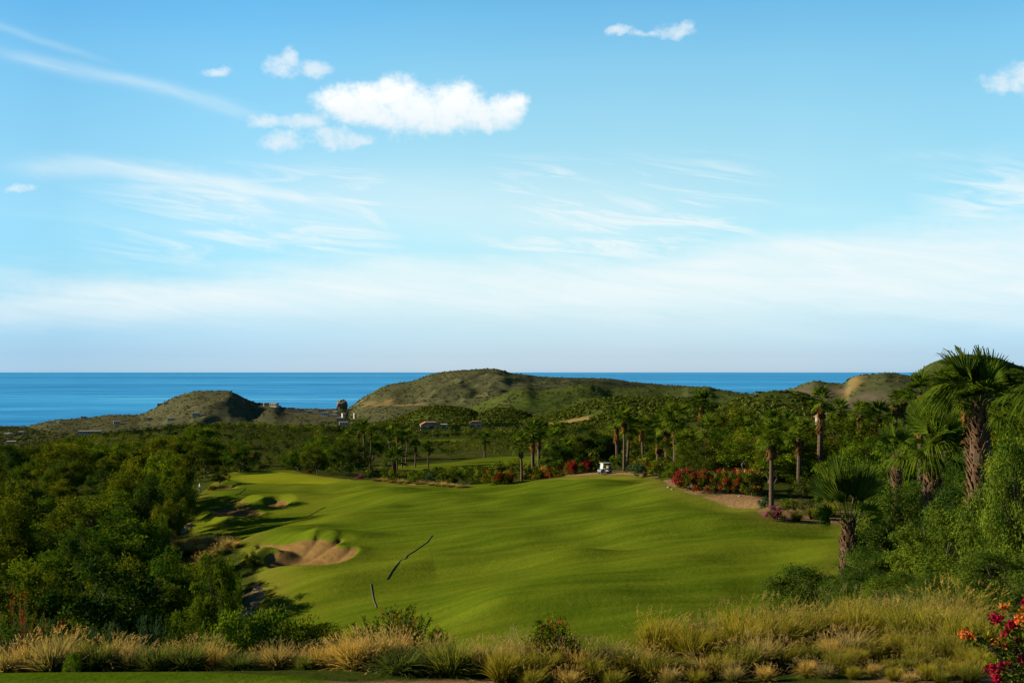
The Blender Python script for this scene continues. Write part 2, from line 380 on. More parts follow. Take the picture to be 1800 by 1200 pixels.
def hash2(ix, iy, s):
    n = (ix.astype(np.int64) * 374761393 + iy.astype(np.int64) * 668265263 + s * 1442695041) & 0x7fffffff
    n = ((n ^ (n >> 13)) * 1274126177) & 0x7fffffff
    return ((n ^ (n >> 16)) & 0xffff) / 65535.0
def vnoise(x, y, s=0):
    ix, iy = np.floor(x), np.floor(y); fx, fy = x - ix, y - iy
    fx = fx*fx*fx*(fx*(fx*6-15)+10); fy = fy*fy*fy*(fy*(fy*6-15)+10)
    a, b, c, e = hash2(ix, iy, s), hash2(ix+1, iy, s), hash2(ix, iy+1, s), hash2(ix+1, iy+1, s)
    return (a*(1-fx)+b*fx)*(1-fy) + (c*(1-fx)+e*fx)*fy
def fbm(x, y, o=4, s=0, gain=.5):
    t, a, n = 0, 1, 0
    for k in range(o):
        t = t + a * (vnoise(x * 2**k, y * 2**k, s + k * 7) - .5); n += a; a *= gain
    return t / n * 2
# hills: distance, front and back width, crest line (column, row)
HILLS = [
 ('headland', 'olive brown headland dome at the water with pale houses on its slopes', 2200, 520, 260,
  [(40,756),(70,745),(100,738),(150,735),(200,729),(240,729),(262,722),(300,700),(330,690),(350,686),(400,686),(412,690),(440,704),(455,708),(480,709),(500,716),(540,719),(600,719),(615,724),(640,750)]),
 ('headland', 'largest dark green headland with a broad summit reaching the horizon', 2350, 900, 280,
  [(590,760),(606,722),(622,711),(635,701),(650,692),(670,681),(690,674),(720,670),(745,662),(760,657),(790,652),(820,650),(850,648),(870,648),(885,651),(900,656),(925,658),(940,661),(1000,663),(1050,664),(1090,668),(1110,671),(1150,675),(1180,677),(1200,678),(1280,688),(1340,700)]),
 ('hill', 'long green ridge in front of the largest headland', 1700, 420, 260,
  [(800,725),(850,706),(880,693),(900,686),(925,683),(945,686),(980,682),(1010,677),(1030,675),(1050,678),(1075,682),(1090,681),(1200,682),(1210,680),(1245,679),(1260,684),(1300,690),(1320,692),(1350,696),(1420,710)]),
 ('hill', 'small rounded green hill above the red roofed house', 1000, 190, 200,
  [(660,748),(690,739),(720,728),(745,718),(770,714),(800,716),(830,722),(850,735),(870,745)]),
 ('hill', 'small rounded green hill just right of the red roofed house hill', 940, 150, 160,
  [(815,745),(830,736),(850,725),(880,718),(910,722),(940,735),(960,745)]),
 ('hill', 'green hill with a bare yellow patch at its foot', 800, 200, 220,
  [(900,748),(930,741),(970,729),(1010,716),(1050,703),(1080,698),(1110,699),(1150,701),(1200,700),(1240,706),(1280,722),(1310,735)]),
 ('hill', 'round green hill below the dip where the sea shows', 650, 160, 170,
  [(1240,735),(1270,716),(1290,704),(1320,694),(1345,689),(1380,688),(1410,692),(1440,709),(1470,728)]),
 ('hill', 'brown hill with a bare sandy cliff facing the valley', 1450, 230, 240,
  [(1290,705),(1310,697),(1330,694),(1345,690),(1380,686),(1400,680),(1420,672),(1435,669),(1447,671),(1470,674),(1485,673),(1495,665),(1510,659),(1530,658),(1560,655),(1580,657),(1600,660),(1640,665),(1700,672)]),
 ('hill', 'high dark green hill rising behind the big fan palm', 1700, 420, 300,
  [(1540,705),(1575,680),(1600,661),(1615,652),(1630,641),(1660,630),(1700,622),(1750,628),(1800,645),(1850,655),(1950,668),(2100,690),(2300,720)]),
]
_hill_fn = []
for nm, lb, d0, wf, wb, cr in HILLS:
    xs = np.array([c[0] for c in cr], float); ys = np.array([c[1] for c in cr], float)
    q = np.arange(xs[0], xs[-1], 1.0); _hill_fn.append((d0, wf, wb, q, pchip(xs, ys, q)))
def hills_h(px, d, b):
    """terrain with hills; returns height and the index of the hill on top (0 = none)"""
    h = b.copy(); idx = np.zeros(px.shape, np.int16)
    x = (px - CX) / F * d
    g1 = fbm(x / 150, d / 150, 5, 3); g2 = fbm(x / 38, d / 60, 3, 11)
    rid = 1 - np.abs(fbm(x / 230 + g1 * .35, d / 420 + 9, 4, 5)) * 2.2
    for k, (d0, wf, wb, q, yq) in enumerate(_hill_fn):
        dd = d0 + 60 * (d0 / 2000) * np.sin(px / 97.0 + k)
        w = np.where(d < dd, wf, wb); t = np.clip(np.abs(d - dd) / w, 0, 1)
        near = t < 1
        if not near.any(): continue
        py = np.interp(px, q, yq, left=2000, right=2000)
        crest = -(py - HY) / F * dd
        prof = .5 + .5 * np.cos(math.pi * t); prof = prof * .55 + (1 - t) * .45
        Hc = np.maximum(crest - b, 0)
        hh = b + Hc * prof
        e = np.clip(4 * t * (1 - t), 0, 1)
        hh = hh + e * Hc * ((rid - .45) * .20 + g1 * .10) + np.clip(Hc, 0, 40) / 40 * (.35 + e) * g2 * (d0 / 2000) * 1.8
        hh = np.where(near & (crest > b) & (px >= q[0]) & (px <= q[-1]), hh, -1e9)
        up = hh > h; h = np.where(up, hh, h); idx = np.where(up & (hh > b + 1.5), k + 1, idx)
    return h, idx
def raw_h(px, d):
    px = np.asarray(px, float); d = np.asarray(d, float)
    b = base_h(px, d)
    h, idx = hills_h(px, d, b)
    return h, idx
def march(pts, hfun, dmin=9.0, dmax=3500.0):
    """photo points -> ground points under them"""
    pts = np.asarray(pts, float); ds = np.exp(np.linspace(math.log(dmin), math.log(dmax), 2600)); res = []
    for px, py in pts:
        ray = -(py - HY) / F * ds; gh = hfun(np.full_like(ds, px), ds)
        hit = np.nonzero(gh >= ray)[0]
        i = hit[0] if len(hit) else len(ds) - 1
        d = ds[i]
        if i > 0:
            a0, a1 = ray[i-1] - gh[i-1], ray[i] - gh[i]; d = ds[i-1] + (ds[i] - ds[i-1]) * (a0 / (a0 - a1) if a0 != a1 else 0)
        res.append(((px - CX) / F * d, d))
    return np.array(res)
hf0 = lambda px, d: raw_h(px, d)[0]
def sdf(poly, x, y):
    """signed distance in metres to a ground polygon, negative inside"""
    x = np.asarray(x, float); y = np.asarray(y, float)
    best = np.full(x.shape, 1e18); ins = np.zeros(x.shape, bool); n = len(poly)
    for i in range(n):
        ax, ay = poly[i]; bx, by = poly[(i + 1) % n]; ex, ey = bx - ax, by - ay; wx, wy = x - ax, y - ay
        t = np.clip((wx*ex + wy*ey) / max(ex*ex + ey*ey, 1e-12), 0, 1)
        best = np.minimum(best, (wx - ex*t)**2 + (wy - ey*t)**2)
        if ay != by:
            ins ^= ((ay > y) != (by > y)) & (x < (bx - ax) * (y - ay) / (by - ay) + ax)
    return np.where(ins, -1, 1) * np.sqrt(best)
def smooth_poly(p, it=2):
    p = np.asarray(p, float)
    for _ in range(it):
        q = np.roll(p, -1, axis=0); p = np.stack([p*.75 + q*.25, p*.25 + q*.75], 1).reshape(-1, 2)
    return p
def ground_poly(pts, it=2, dmin=9.0): return smooth_poly(march(pts, hf0, dmin), it)
FAIR = ground_poly([(385,836),(430,830.5),(480,828),(520,830),(560,836),(600,840),(640,846),(700,850),(760,854),(820,855),(850,853),(900,849),(960,842),(1010,837),(1060,833),(1110,833),(1150,836),(1165,845),(1160,855),(1185,863),(1250,869),(1290,875),(1320,883),(1343,889),(1326,899),(1340,913),(1370,918),(1430,917),(1480,917),(1530,925),(1580,965),(1500,1020),(1420,1070),(1345,1100),(1330,1140),(1260,1178),(900,1180),(600,1170),(410,1140),(405,1108),(440,1078),(462,1045),(448,1012),(420,978),(424,954),(340,952),(302,938),(318,905),(352,874),(366,862)], 2, 30)
FAIR2 = ground_poly([(640,817),(700,819),(760,815),(800,812),(850,804),(900,800),(960,797),(1005,795),(1003,806),(930,816),(880,830),(800,832),(740,826),(680,823)], 2, 200)
FAIR3 = ground_poly([(640,774),(740,772.5),(850,770),(850,775),(740,777),(640,778)], 1, 350)
FAIR4 = ground_poly([(440,802),(470,800),(495,801),(490,807),(450,808)], 1, 240)
GREEN = ground_poly([(390,838),(430,832),(480,829.5),(520,831.5),(560,837),(600,841),(632,845),(600,848),(540,848),(490,849),(440,851),(400,847)], 2, 100)
TEE = np.array([(-15.5, 9.0), (-15.2, 15.0), (-13.0, 15.75), (-10.5, 16.05), (-7.5, 16.0), (-4.8, 15.55), (-3.2, 15.0), (-2.4, 14.3), (-2.0, 9.0)])
SAND = [
 ground_poly([(446,961),(480,954),(520,951),(548,952),(560,949),(582,955),(602,950),(600,957),(587,965),(602,971),(624,968),(630,975),(616,988),(590,998),(560,1004),(520,1006),(490,1004),(474,1000),(466,990),(469,980),(482,973),(496,970),(488,966),(465,965)], 2, 40),
 ground_poly([(364,905),(370,900),(395,897),(430,896),(455,901),(468,907),(440,912),(400,914),(375,910)], 2, 60),
 ground_poly([(370,880),(395,878),(420,885),(452,890),(432,894),(400,892),(378,887)], 2, 60),
 ground_poly([(366,863),(385,856),(410,853),(417,857),(410,862),(385,864)], 2, 60),
 ground_poly([(460,894),(480,887),(500,887),(508,893),(484,897)], 2, 60)]
DIRT = [
 ground_poly([(1160,852),(1185,846),(1240,848),(1300,852),(1345,868),(1352,886),(1320,886),(1250,872),(1185,866)], 2, 50),
 ground_poly([(1325,897),(1350,884),(1400,895),(1480,900),(1545,897),(1560,912),(1480,919),(1430,919),(1370,920),(1338,914)], 2, 50),
 ground_poly([(990,836),(1060,829),(1120,826),(1165,834),(1155,838),(1110,832.5),(1060,832.5),(1000,838)], 1, 60),
 ground_poly([(452,1028),(466,1045),(444,1080),(412,1108),(396,1100),(420,1070),(436,1050)], 1, 40),
 ground_poly([(660,843),(720,845),(800,849),(820,854),(760,853),(700,849.5)], 1, 90),
 np.array([(4.6, 12.0), (4.9, 14.2), (6.2, 15.0), (8.0, 15.0), (9.0, 14.0), (8.6, 12.0)]),
 np.array([(-2.2, 12.0), (-2.6, 14.6), (-0.6, 15.4), (1.5, 14.9), (2.0, 12.0)])]
# humps on the course: ground polyline, width, height
HUMPS = [([(445,956),(480,946),(515,943),(548,946)], 3.2, .7, 40), ([(560,946),(580,946),(605,941),(640,944)], 2.9, .5, 40),
         ([(448,990),(458,978),(476,969)], 1.5, .75, 40), ([(640,985),(640,1000),(600,1012),(520,1018),(470,1010)], 2.2, .12, 40),
         ([(600,1030),(680,1016),(760,998),(880,988),(1000,984)], 3.8, 1.0, 40), ([(372,866),(420,878),(480,886),(560,882),(640,880)], 6.0, .65, 60),
         ([(455,886),(500,882),(540,886)], 5.0, .35, 60), ([(318,930),(390,932),(470,932)], 7.5, -1.1, 60), ([(405,851),(480,851),(600,850),(660,851)], 5.0, .5, 90),
         ([(1000,852),(1080,850),(1150,852),(1180,866)], 4.5, .5, 60), ([(900,1083),(1100,1083),(1400,1080)], 3.2, .6, 40),
         ([(700,868),(850,866),(980,872)], 6, .45, 60), ([(1180,905),(1280,912),(1330,930)], 5, .4, 40), ([(840,942),(1000,950),(1120,942)], 5, .45, 40)]
HUMPS = [(march(p, hf0, m), w, a) for p, w, a, m in HUMPS]
CALM = [march(p, hf0, 40) for p in ([(760,941),(738,962),(700,990),(680,1018)], [(652,1026),(657,1055),(662,1068)], [(571,891),(538,909)], [(431,857),(413,870)])]
def seg_dist(line, x, y):
    best = np.full(x.shape, 1e18)
    for (ax, ay), (bx, by) in zip(line[:-1], line[1:]):
        ex, ey = bx - ax, by - ay; t = np.clip(((x-ax)*ex + (y-ay)*ey) / max(ex*ex+ey*ey, 1e-9), 0, 1)
        best = np.minimum(best, (x-ax-ex*t)**2 + (y-ay-ey*t)**2)
    return np.sqrt(best)
def sst(lo, hi, v):
    t = np.clip((v - lo) / (hi - lo), 0, 1); return t*t*(3-2*t)
def ground_all(px, d, want=False):
    px = np.asarray(px, float); d = np.asarray(d, float); shp = px.shape; px = px.ravel(); d = d.ravel()
    h, idx = raw_h(px, d); x = (px - CX) / F * d; y = d
    sF = np.full(px.shape, 50.0); sG = sF.copy(); sS = np.full(px.shape, 50.0); sN = np.zeros(px.shape, np.int16); sD = sF.copy(); sT = sF.copy()
    n = d < 330
    k = np.nonzero(n & (d > 30))[0]
    if len(k):
        xx, yy_ = x[k], y[k]
        f = sdf(FAIR, xx, yy_); sG[k] = sdf(GREEN, xx, yy_)
        course = sst(3, -4, f)
        hk = np.zeros(len(k))
        for ln in CALM: course = course * (1 - .93 * np.exp(-(seg_dist(ln, xx, yy_) / 7.0) ** 2))
        hk += course * (fbm(xx / 22, yy_ / 16, 3, 21) * 1.55 + fbm(xx / 9, yy_ / 7, 2, 31) * .22) * (1 - sst(0, -4, sG[k]) * .8)
        sall = np.min([sdf(p, xx, yy_) for p in SAND], axis=0); keep = sst(-.2, 1.6, sall)
        for line, w, a in HUMPS: hk += keep * a * np.exp(-(seg_dist(line, xx, yy_) / w) ** 2)
        for j, p in enumerate(SAND):
            s = sdf(p, xx, yy_); up = s < sS[k]; q = sS[k]; q[up] = s[up]; sS[k] = q
            sN[k[up]] = j + 1
            dep = (1.15, .6, .45, .4, .4)[j]
            hk -= dep * sst(.25, -2.6, s); hk += .22 * np.exp(-(np.maximum(s, 0) / 1.1) ** 2) * sst(-.3, .3, s)
        f2 = sdf(FAIR2, xx, yy_); f4 = sdf(FAIR4, xx, yy_)
        sF[k] = np.minimum(np.minimum(f, f2), f4); h[k] += hk
    k2 = np.nonzero((d > 360) & (d < 700))[0]
    if len(k2): sF[k2] = sdf(FAIR3, x[k2], y[k2])
    k3 = np.nonzero(d < 26)[0]
    if len(k3):
        sT[k3] = sdf(TEE, x[k3], y[k3]); sF[k3] = np.minimum(sF[k3], sT[k3])
        h[k3] += .10 * sst(.5, -.6, sT[k3])
    for p in DIRT:
        k4 = np.nonzero(n)[0]; sD[k4] = np.minimum(sD[k4], sdf(p, x[k4], y[k4]))
    rough = sst(0, 3, np.minimum(sF, 40)) * sst(2, -1, -sD)
    h = h + rough * fbm(x / 7, y / 7, 3, 41) * np.where(d < 330, .22, .0)
    r = lambda a: a.reshape(shp)
    if want: return r(h), r(idx), dict(sF=r(sF), sG=r(sG), sS=r(sS), sD=r(sD), sN=r(sN), sT=r(sT))
    return r(h)
def hz(x, y):
    y_ = max(y, .5); return float(ground_all(np.array([CX + F * x / y_]), np.array([y_]))[0])
def at(px, d): return Vector(((px - CX) / F * d, d, float(ground_all(np.array([float(px)]), np.array([float(d)]))[0])))
def ground_pt(px, py, dmin=9.0):
    x, y = march([(px, py)], lambda a, b: ground_all(a, b), dmin)[0]; return Vector((x, y, hz(x, y)))

# ------------------------------------------------------------------ ground mesh
pxs = np.unique(np.concatenate([np.linspace(-1500, -60, 50), np.arange(-60, 1862, 3.2), np.linspace(1862, 3300, 50)]))
lds = np.unique(np.concatenate([np.log(1.5) + np.arange(0, np.log(12/1.5), .06), np.arange(np.log(12), np.log(40), .012), np.arange(np.log(40), np.log(120), .0034),
                                np.arange(np.log(120), np.log(260), .0042), np.arange(np.log(260), np.log(900), .009), np.arange(np.log(900), np.log(2700), .006), np.arange(np.log(2700), np.log(6000), .06)]))
PXg, LDg = np.meshgrid(pxs, lds); Dg = np.exp(LDg); Xg = (PXg - CX) / F * Dg
Hg, IDX, AT = ground_all(PXg, Dg, True)
# bare rock and bare earth on the hills
BARE = np.zeros_like(Hg); SANDY = np.zeros_like(Hg)
def hill_patch(poly, arr, dm, amt=1.0, soft=14.0):
    p = march(poly, hf0, dm); s = sdf(p, Xg, Dg) + fbm(Xg / 22, Dg / 40, 3, 51) * soft
    np.maximum(arr, amt * sst(soft * .4, -soft * .4, s), out=arr)
hill_patch([(955,746),(1000,738),(1035,731),(1050,733),(1030,740),(1000,744)], SANDY, 550, .9, 5)
hill_patch([(1058,742),(1090,738),(1110,739),(1090,744)], SANDY, 550, .6, 5)
hill_patch([(1500,664),(1518,661),(1524,668),(1508,684),(1490,702),(1462,714),(1452,713),(1475,694),(1490,680)], SANDY, 1000, .6, 24)
hill_patch([(1505,692),(1520,682),(1545,688),(1578,704),(1590,718),(1500,718),(1460,716)], BARE, 1000, .9, 16)
hill_patch([(1400,684),(1430,674),(1490,676),(1492,686),(1460,706),(1440,712),(1420,700),(1380,690)], BARE, 1000, .75, 16)
hill_patch([(632,705),(640,706),(690,710),(740,712),(690,714),(640,713)], SANDY, 1200, .6, 20)
hill_patch([(675,702),(690,702),(692,708),(674,708)], SANDY, 1200, .7, 12)
hill_patch([(1180,692),(1240,690),(1290,696),(1230,702),(1180,702)], BARE, 1000, .4, 20)
hill_patch([(470,712),(500,718),(590,720),(600,735),(520,728),(470,718)], BARE, 1200, .5, 30)
V = np.stack([Xg, Dg, Hg], -1)
nr, nc = Hg.shape
ii = (np.arange(nr - 1)[:, None] * nc + np.arange(nc - 1)[None, :])
QUADS = np.stack([ii, ii + 1, ii + nc + 1, ii + nc], -1)
def fc(a): return a[:-1, :-1]
def favg(a): return (a[:-1, :-1] + a[1:, :-1] + a[:-1, 1:] + a[1:, 1:]) / 4
gm, g = new_mat('course_ground')
geo = g.node('ShaderNodeNewGeometry'); pos = X(g, geo.outputs['Position'])
spx = g.node('ShaderNodeSeparateXYZ'); g.put(spx.inputs[0], pos); wx, wy, wz = (X(g, spx.outputs[i]) for i in range(3))
aF, aG, aS, aD, aB, aY, aH, aV = (g.attr(k) for k in ('sF', 'sG', 'sS', 'sD', 'bare', 'sandy', 'far', 'verdant'))
n_fine = g.noise(pos, 3.0, 5, .65); n_med = g.noise(pos, .35, 5, .6); n_big = g.noise(pos, .045, 4, .55); n_huge = g.noise(pos, .012, 6, .6)
mow = g.noise(g.vec(wx * .10 + wy * .02, wy * .55 - wx * .05, 0.0), 1, 5, .6)
# natural ground: dry earth with low green cover
soil = g.mix(n_fine, (.040, .030, .016), (.095, .070, .038))
low = g.mix(n_fine, (.008, .016, .003), (.034, .044, .007))
wild = g.mix(g.sstep(.50, .66, n_med * .6 + n_big * .4) * .8, low, soil)
# hillsides: scrub over pale earth; headlands greyed, haze painted into their colour
hs = g.sstep(.36, .66, g.noise(pos, .060, 8, .72)); 
hillc = g.mix(aV, g.mix(hs, (.034, .038, .022), (.052, .055, .031)), g.mix(hs, (.020, .036, .008), (.046, .064, .012)))
hillc = g.mix(g.sstep(.45, .75, n_huge) * .5, hillc, (.048, .046, .024))
wild = g.mix(aH, wild, hillc)
rockn = g.noise(g.vec(wx * .03, wy * .03, wz * .25), 1, 7, .7)
wild = g.mix(aB, wild, g.mix(rockn, (.034, .029, .022), (.085, .074, .058)))
wild = g.mix(aY, wild, g.mix(rockn, (.085, .062, .026), (.19, .135, .060)))
# mown grass
gr = g.mix(g.sstep(.30, .70, mow), (.031, .055, .0030), (.062, .086, .0060))
gr = g.mix(g.sstep(.42, .72, n_big) * .55, gr, (.082, .095, .0075))
gr = g.mix(g.sstep(.35, .75, n_fine) * .25, gr, (.018, .040, .002))
gr = g.mix(g.sstep(.60, .78, n_med * .5 + n_big * .5) * .7, gr, (.072, .074, .008))
putt = g.mix(n_big, (.100, .120, .006), (.122, .138, .009))
gr = g.mix(g.sstep(.5, -.5, aG + (n_med - .5) * .8), gr, putt)
edge_ = g.sstep(-4.2, -.8, aF + (n_med - .5) * 3.0) * g.sstep(22, 30, wy); gr = g.mix(edge_ * .55, gr, g.mix(n_fine, (.040, .050, .004), (.110, .098, .020)))
c = g.mix(g.sstep(.35, -.35, aF + (n_fine - .5) * .9 + (n_med - .5) * 1.2), wild, gr)
earth = g.mix(g.sstep(.3, .7, n_fine), (.085, .056, .026), (.17, .115, .060))
earth = g.mix(g.sstep(.52, .70, n_med) * .7, earth, (.030, .036, .008))
c = g.mix(g.sstep(.25, -.25, aD + (n_fine - .5) * .8 + (n_med - .5) * 1.0), c, earth)
rake = g.noise(g.vec(wx * 2.2 + wy * 1.1, wy * .4 - wx * .2, 0.0), 1, 4, .6)
sand = g.mix(g.sstep(.3, .7, n_med * .5 + rake * .5), (.060, .038, .015), (.122, .080, .032))
c = g.mix(g.sstep(.10, -.10, aS + (n_fine - .5) * .45), c, sand)
p = g.node('ShaderNodeBsdfDiffuse'); g.put(p.inputs['Color'], c)
bp = g.node('ShaderNodeBump'); bp.inputs['Strength'].default_value = .6; bp.inputs['Distance'].default_value = .10
g.put(bp.inputs['Height'], g.noise(pos, 2.2, 6, .7) + n_med * 1.2); g.nt.links.new(bp.outputs[0], p.inputs['Normal'])
out(g, p.outputs[0])
FAR = sst(420, 1100, Dg) * np.where(IDX > 0, 1, .85); FAR = np.maximum(FAR, np.where(IDX > 0, .6, 0))
VERD = np.array([.55, .0, .12, 1.0, 1, 1, 1, 1, .3, .75])[np.clip(IDX, 0, 9)]
def sub_ground(name, mask, label, cat=None):
    q = QUADS[mask]
    if not len(q): return
    u, inv = np.unique(q.ravel(), return_inverse=True)
    r = lambda a: a.reshape(-1)[u]
    me = mesh_np(name, V.reshape(-1, 3)[u], inv.reshape(-1, 4), 4, gm, True,
                 dict(sF=r(AT['sF']), sG=r(AT['sG']), sS=r(AT['sS']), sD=r(AT['sD']), bare=r(BARE), sandy=r(SANDY), far=r(FAR), verdant=r(VERD)))
    return tag(obj(name, me), label, cat, None, 'structure')
fF, fG, fS, fD, fT = (favg(AT[k]) for k in ('sF', 'sG', 'sS', 'sD', 'sT')); fN = fc(AT['sN']); fI = fc(IDX); fd = fc(Dg)
used = np.zeros(fF.shape, bool)
def take(m):
    m = m & ~used; used[m] = True; return m
for j, (lb) in enumerate(['large kidney shaped sand bunker with a sunlit floor and shaded left side', 'shaded sand bunker lowest of those left of the fairway slope',
                          'shaded narrow sand bunker under the grassy ridge', 'small grey sand bunker at the corner of the putting green', 'small dark sand bunker hollow in the ridge']):
    sub_ground('sand_bunker', take((fS < 0) & (fN == j + 1)), lb)
sub_ground('dirt_bed', take(fD < 0), 'sandy bare earth beds along the edge of the grass')
sub_ground('putting_green', take(fG < 0), 'pale smooth putting green on its raised plateau')
sub_ground('tee_box', take(fT < 0), 'strip of mown grass at the very bottom beside the grass clumps')
sub_ground('fairway', take((fF < 0) & (fd < 250) & (favg(sdf(FAIR, Xg, Dg)) < 0)), 'broad sunlit green fairway with gentle swells')
sub_ground('fairway', take((fF < 0)), 'strips of mown green fairway among the trees in the valley')
for k, (nm, lb, *_r) in enumerate(HILLS): sub_ground(nm, take(fI == k + 1), lb)
sub_ground('ground', ~used, 'natural scrub ground between the trees')
b_ = MB(); b_.add([(-60, -60, -1.8), (60, -60, -1.8), (2.571, 1.5, -2.2), (-2.057, 1.5, -2.2)], [(0, 1, 2, 3)])   # the ground goes on behind the camera
bo = b_.build('ground', gm); tag(bo, 'ground continuing behind the viewpoint', None, None, 'structure')

# ------------------------------------------------------------------ sea
sm, g = new_mat('sea_water'); geo = g.node('ShaderNodeNewGeometry'); pos = X(g, geo.outputs['Position'])
spx = g.node('ShaderNodeSeparateXYZ'); g.put(spx.inputs[0], pos); wx, wy = X(g, spx.outputs[0]), X(g, spx.outputs[1])
s1 = g.noise(g.vec(wx * .0009, wy * .0028, 0.0), 1, 6, .6); s2 = g.noise(g.vec(wx * .006, wy * .017, 2.0), 1, 5, .65); s3 = g.noise(g.vec(wx * .00006, wy * .00035, 5.0), 1, 5, .6); s4 = g.noise(g.vec(wx * .000012, wy * .00009, 8.0), 1, 6, .65)
cc = g.mix(g.sstep(.40, .60, s1 * .30 + s2 * .15 + s3 * .30 + s4 * .25), (.008, .130, .35), (.030, .255, .56))
cc = g.mix(g.sstep(.52, .68, s1 * .4 + s3 * .35 + s4 * .25) * .8, cc, (.095, .36, .56))
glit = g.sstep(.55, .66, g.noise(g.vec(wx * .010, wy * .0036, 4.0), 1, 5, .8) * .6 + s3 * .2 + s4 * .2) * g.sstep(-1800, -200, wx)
cc = g.mix(glit * .7, cc, (.26, .50, .62))  # sun glitter painted into the water colour as pale streaks
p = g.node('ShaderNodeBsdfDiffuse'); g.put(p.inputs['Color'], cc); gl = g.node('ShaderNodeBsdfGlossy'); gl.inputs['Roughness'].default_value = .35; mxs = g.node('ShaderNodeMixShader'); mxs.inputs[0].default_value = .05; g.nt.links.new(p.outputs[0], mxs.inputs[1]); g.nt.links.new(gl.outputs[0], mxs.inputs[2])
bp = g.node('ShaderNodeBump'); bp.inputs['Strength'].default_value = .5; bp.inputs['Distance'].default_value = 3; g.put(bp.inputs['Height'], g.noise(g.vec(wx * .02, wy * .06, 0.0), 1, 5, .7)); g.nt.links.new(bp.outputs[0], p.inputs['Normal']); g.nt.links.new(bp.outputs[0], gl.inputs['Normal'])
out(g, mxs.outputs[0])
mb = MB(); nseg = 96; R0, R1 = 1200, 600000
mb.v = [(R0 * math.cos(2*math.pi*k/nseg), R0 * math.sin(2*math.pi*k/nseg), SEA) for k in range(nseg)] + [(R1 * math.cos(2*math.pi*k/nseg), R1 * math.sin(2*math.pi*k/nseg), SEA) for k in range(nseg)]
mb.f = [(k, (k+1) % nseg, nseg + (k+1) % nseg, nseg + k) for k in range(nseg)]
tag(mb.build('sea', sm), 'bright blue ocean reaching the horizon', None, None, 'structure')

# ================================================================== plants
def tube_quads(pts, rad, n=5):
    """tapered tube as (k,4,3) quads"""
    pts = np.asarray(pts, float); rad = np.broadcast_to(np.asarray(rad, float), (len(pts),)); rings = []
    for i in range(len(pts)):
        a = pts[min(i+1, len(pts)-1)] - pts[max(i-1, 0)]; a = a / (np.linalg.norm(a) + 1e-9)
        u = np.cross(a, (0, 0, 1) if abs(a[2]) < .95 else (1, 0, 0)); u /= np.linalg.norm(u) + 1e-9; w = np.cross(a, u)
        q = np.arange(n) * 2 * math.pi / n
        rings.append(pts[i] + (np.cos(q)[:, None] * u + np.sin(q)[:, None] * w) * rad[i])
    R = np.array(rings); A, B = R[:-1], R[1:]
    return np.stack([A, np.roll(A, -1, 1), np.roll(B, -1, 1), B], 2).reshape(-1, 4, 3)
def unit(v): return v / (np.linalg.norm(v, axis=-1, keepdims=True) + 1e-9)
def leaf_quads(P_, D, N, L, Wd):
    """pointed leaf: base, side, tip, side"""
    D = unit(D); Sd = unit(np.cross(D, N)); L = np.asarray(L).reshape(-1, 1); Wd = np.asarray(Wd).reshape(-1, 1)
    mid = P_ + D * L * .45
    return np.stack([P_, mid + Sd * Wd * .5, P_ + D * L, mid - Sd * Wd * .5], 1)
def crown_arrays(rng, R, H, zb, nclump, per, L, Wd, flat=.55, shell=.7, gap=.0, droop=0.0, dome=True):
    """leaf clumps through a domed volume; returns leaf quads, tone per leaf and clump centres"""
    cs = []; lobes = [(rng.uniform(0, 6.28), rng.uniform(.12, .32), rng.integers(1, 4)) for _ in range(3)]
    while len(cs) < nclump:
        a = rng.uniform(0, 6.28); el = math.asin(rng.uniform(-.25, 1)); rr = rng.uniform(.35, 1) ** (1 - shell) if rng.random() < .8 else rng.uniform(.2, .7)
        k = 1 + sum(am * math.cos(n * a + ph) for ph, am, n in lobes)
        p = np.array([math.cos(a) * math.cos(el) * R * rr * k, math.sin(a) * math.cos(el) * R * rr * k, zb + (H - zb) * (math.sin(el) * rr * (.75 + .25 * k) * .8 + .2)])
        if p[2] < zb * .55: continue
        cs.append(p)
    cs = np.array(cs); out_q, out_t = [], []
    for c_ in cs:
        rc = R * rng.uniform(.15, .30); n = int(per * rng.uniform(.6, 1.4))
        d = unit(rng.normal(size=(n, 3))); rad = rng.uniform(.25, 1, (n, 1)) ** .5
        P_ = c_ + d * rad * rc * np.array([1, 1, flat])
        # sprays: leaves follow a few twig directions so the clump has streaky structure
        tw = unit(rng.normal(size=(7, 3)) + np.array([0, 0, .5])); w = tw[rng.integers(0, 7, n)]
        P_ = P_ + w * rng.uniform(0, rc * .75, (n, 1))
        N = unit(rng.normal(size=(n, 3)) * .45 + np.array([0, 0, .55]) + d * .9)
        D = unit(np.cross(N, rng.normal(size=(n, 3))) + w * .5 + np.array([0, 0, -droop]))
        out_q.append(leaf_quads(P_, D, N, L * rng.uniform(.6, 1.4, n), Wd * rng.uniform(.7, 1.3, n)))
        out_t.append(np.clip(rng.uniform(.15, .85) + rng.normal(size=n) * .16, 0, 1))
    return np.concatenate(out_q), np.concatenate(out_t), cs
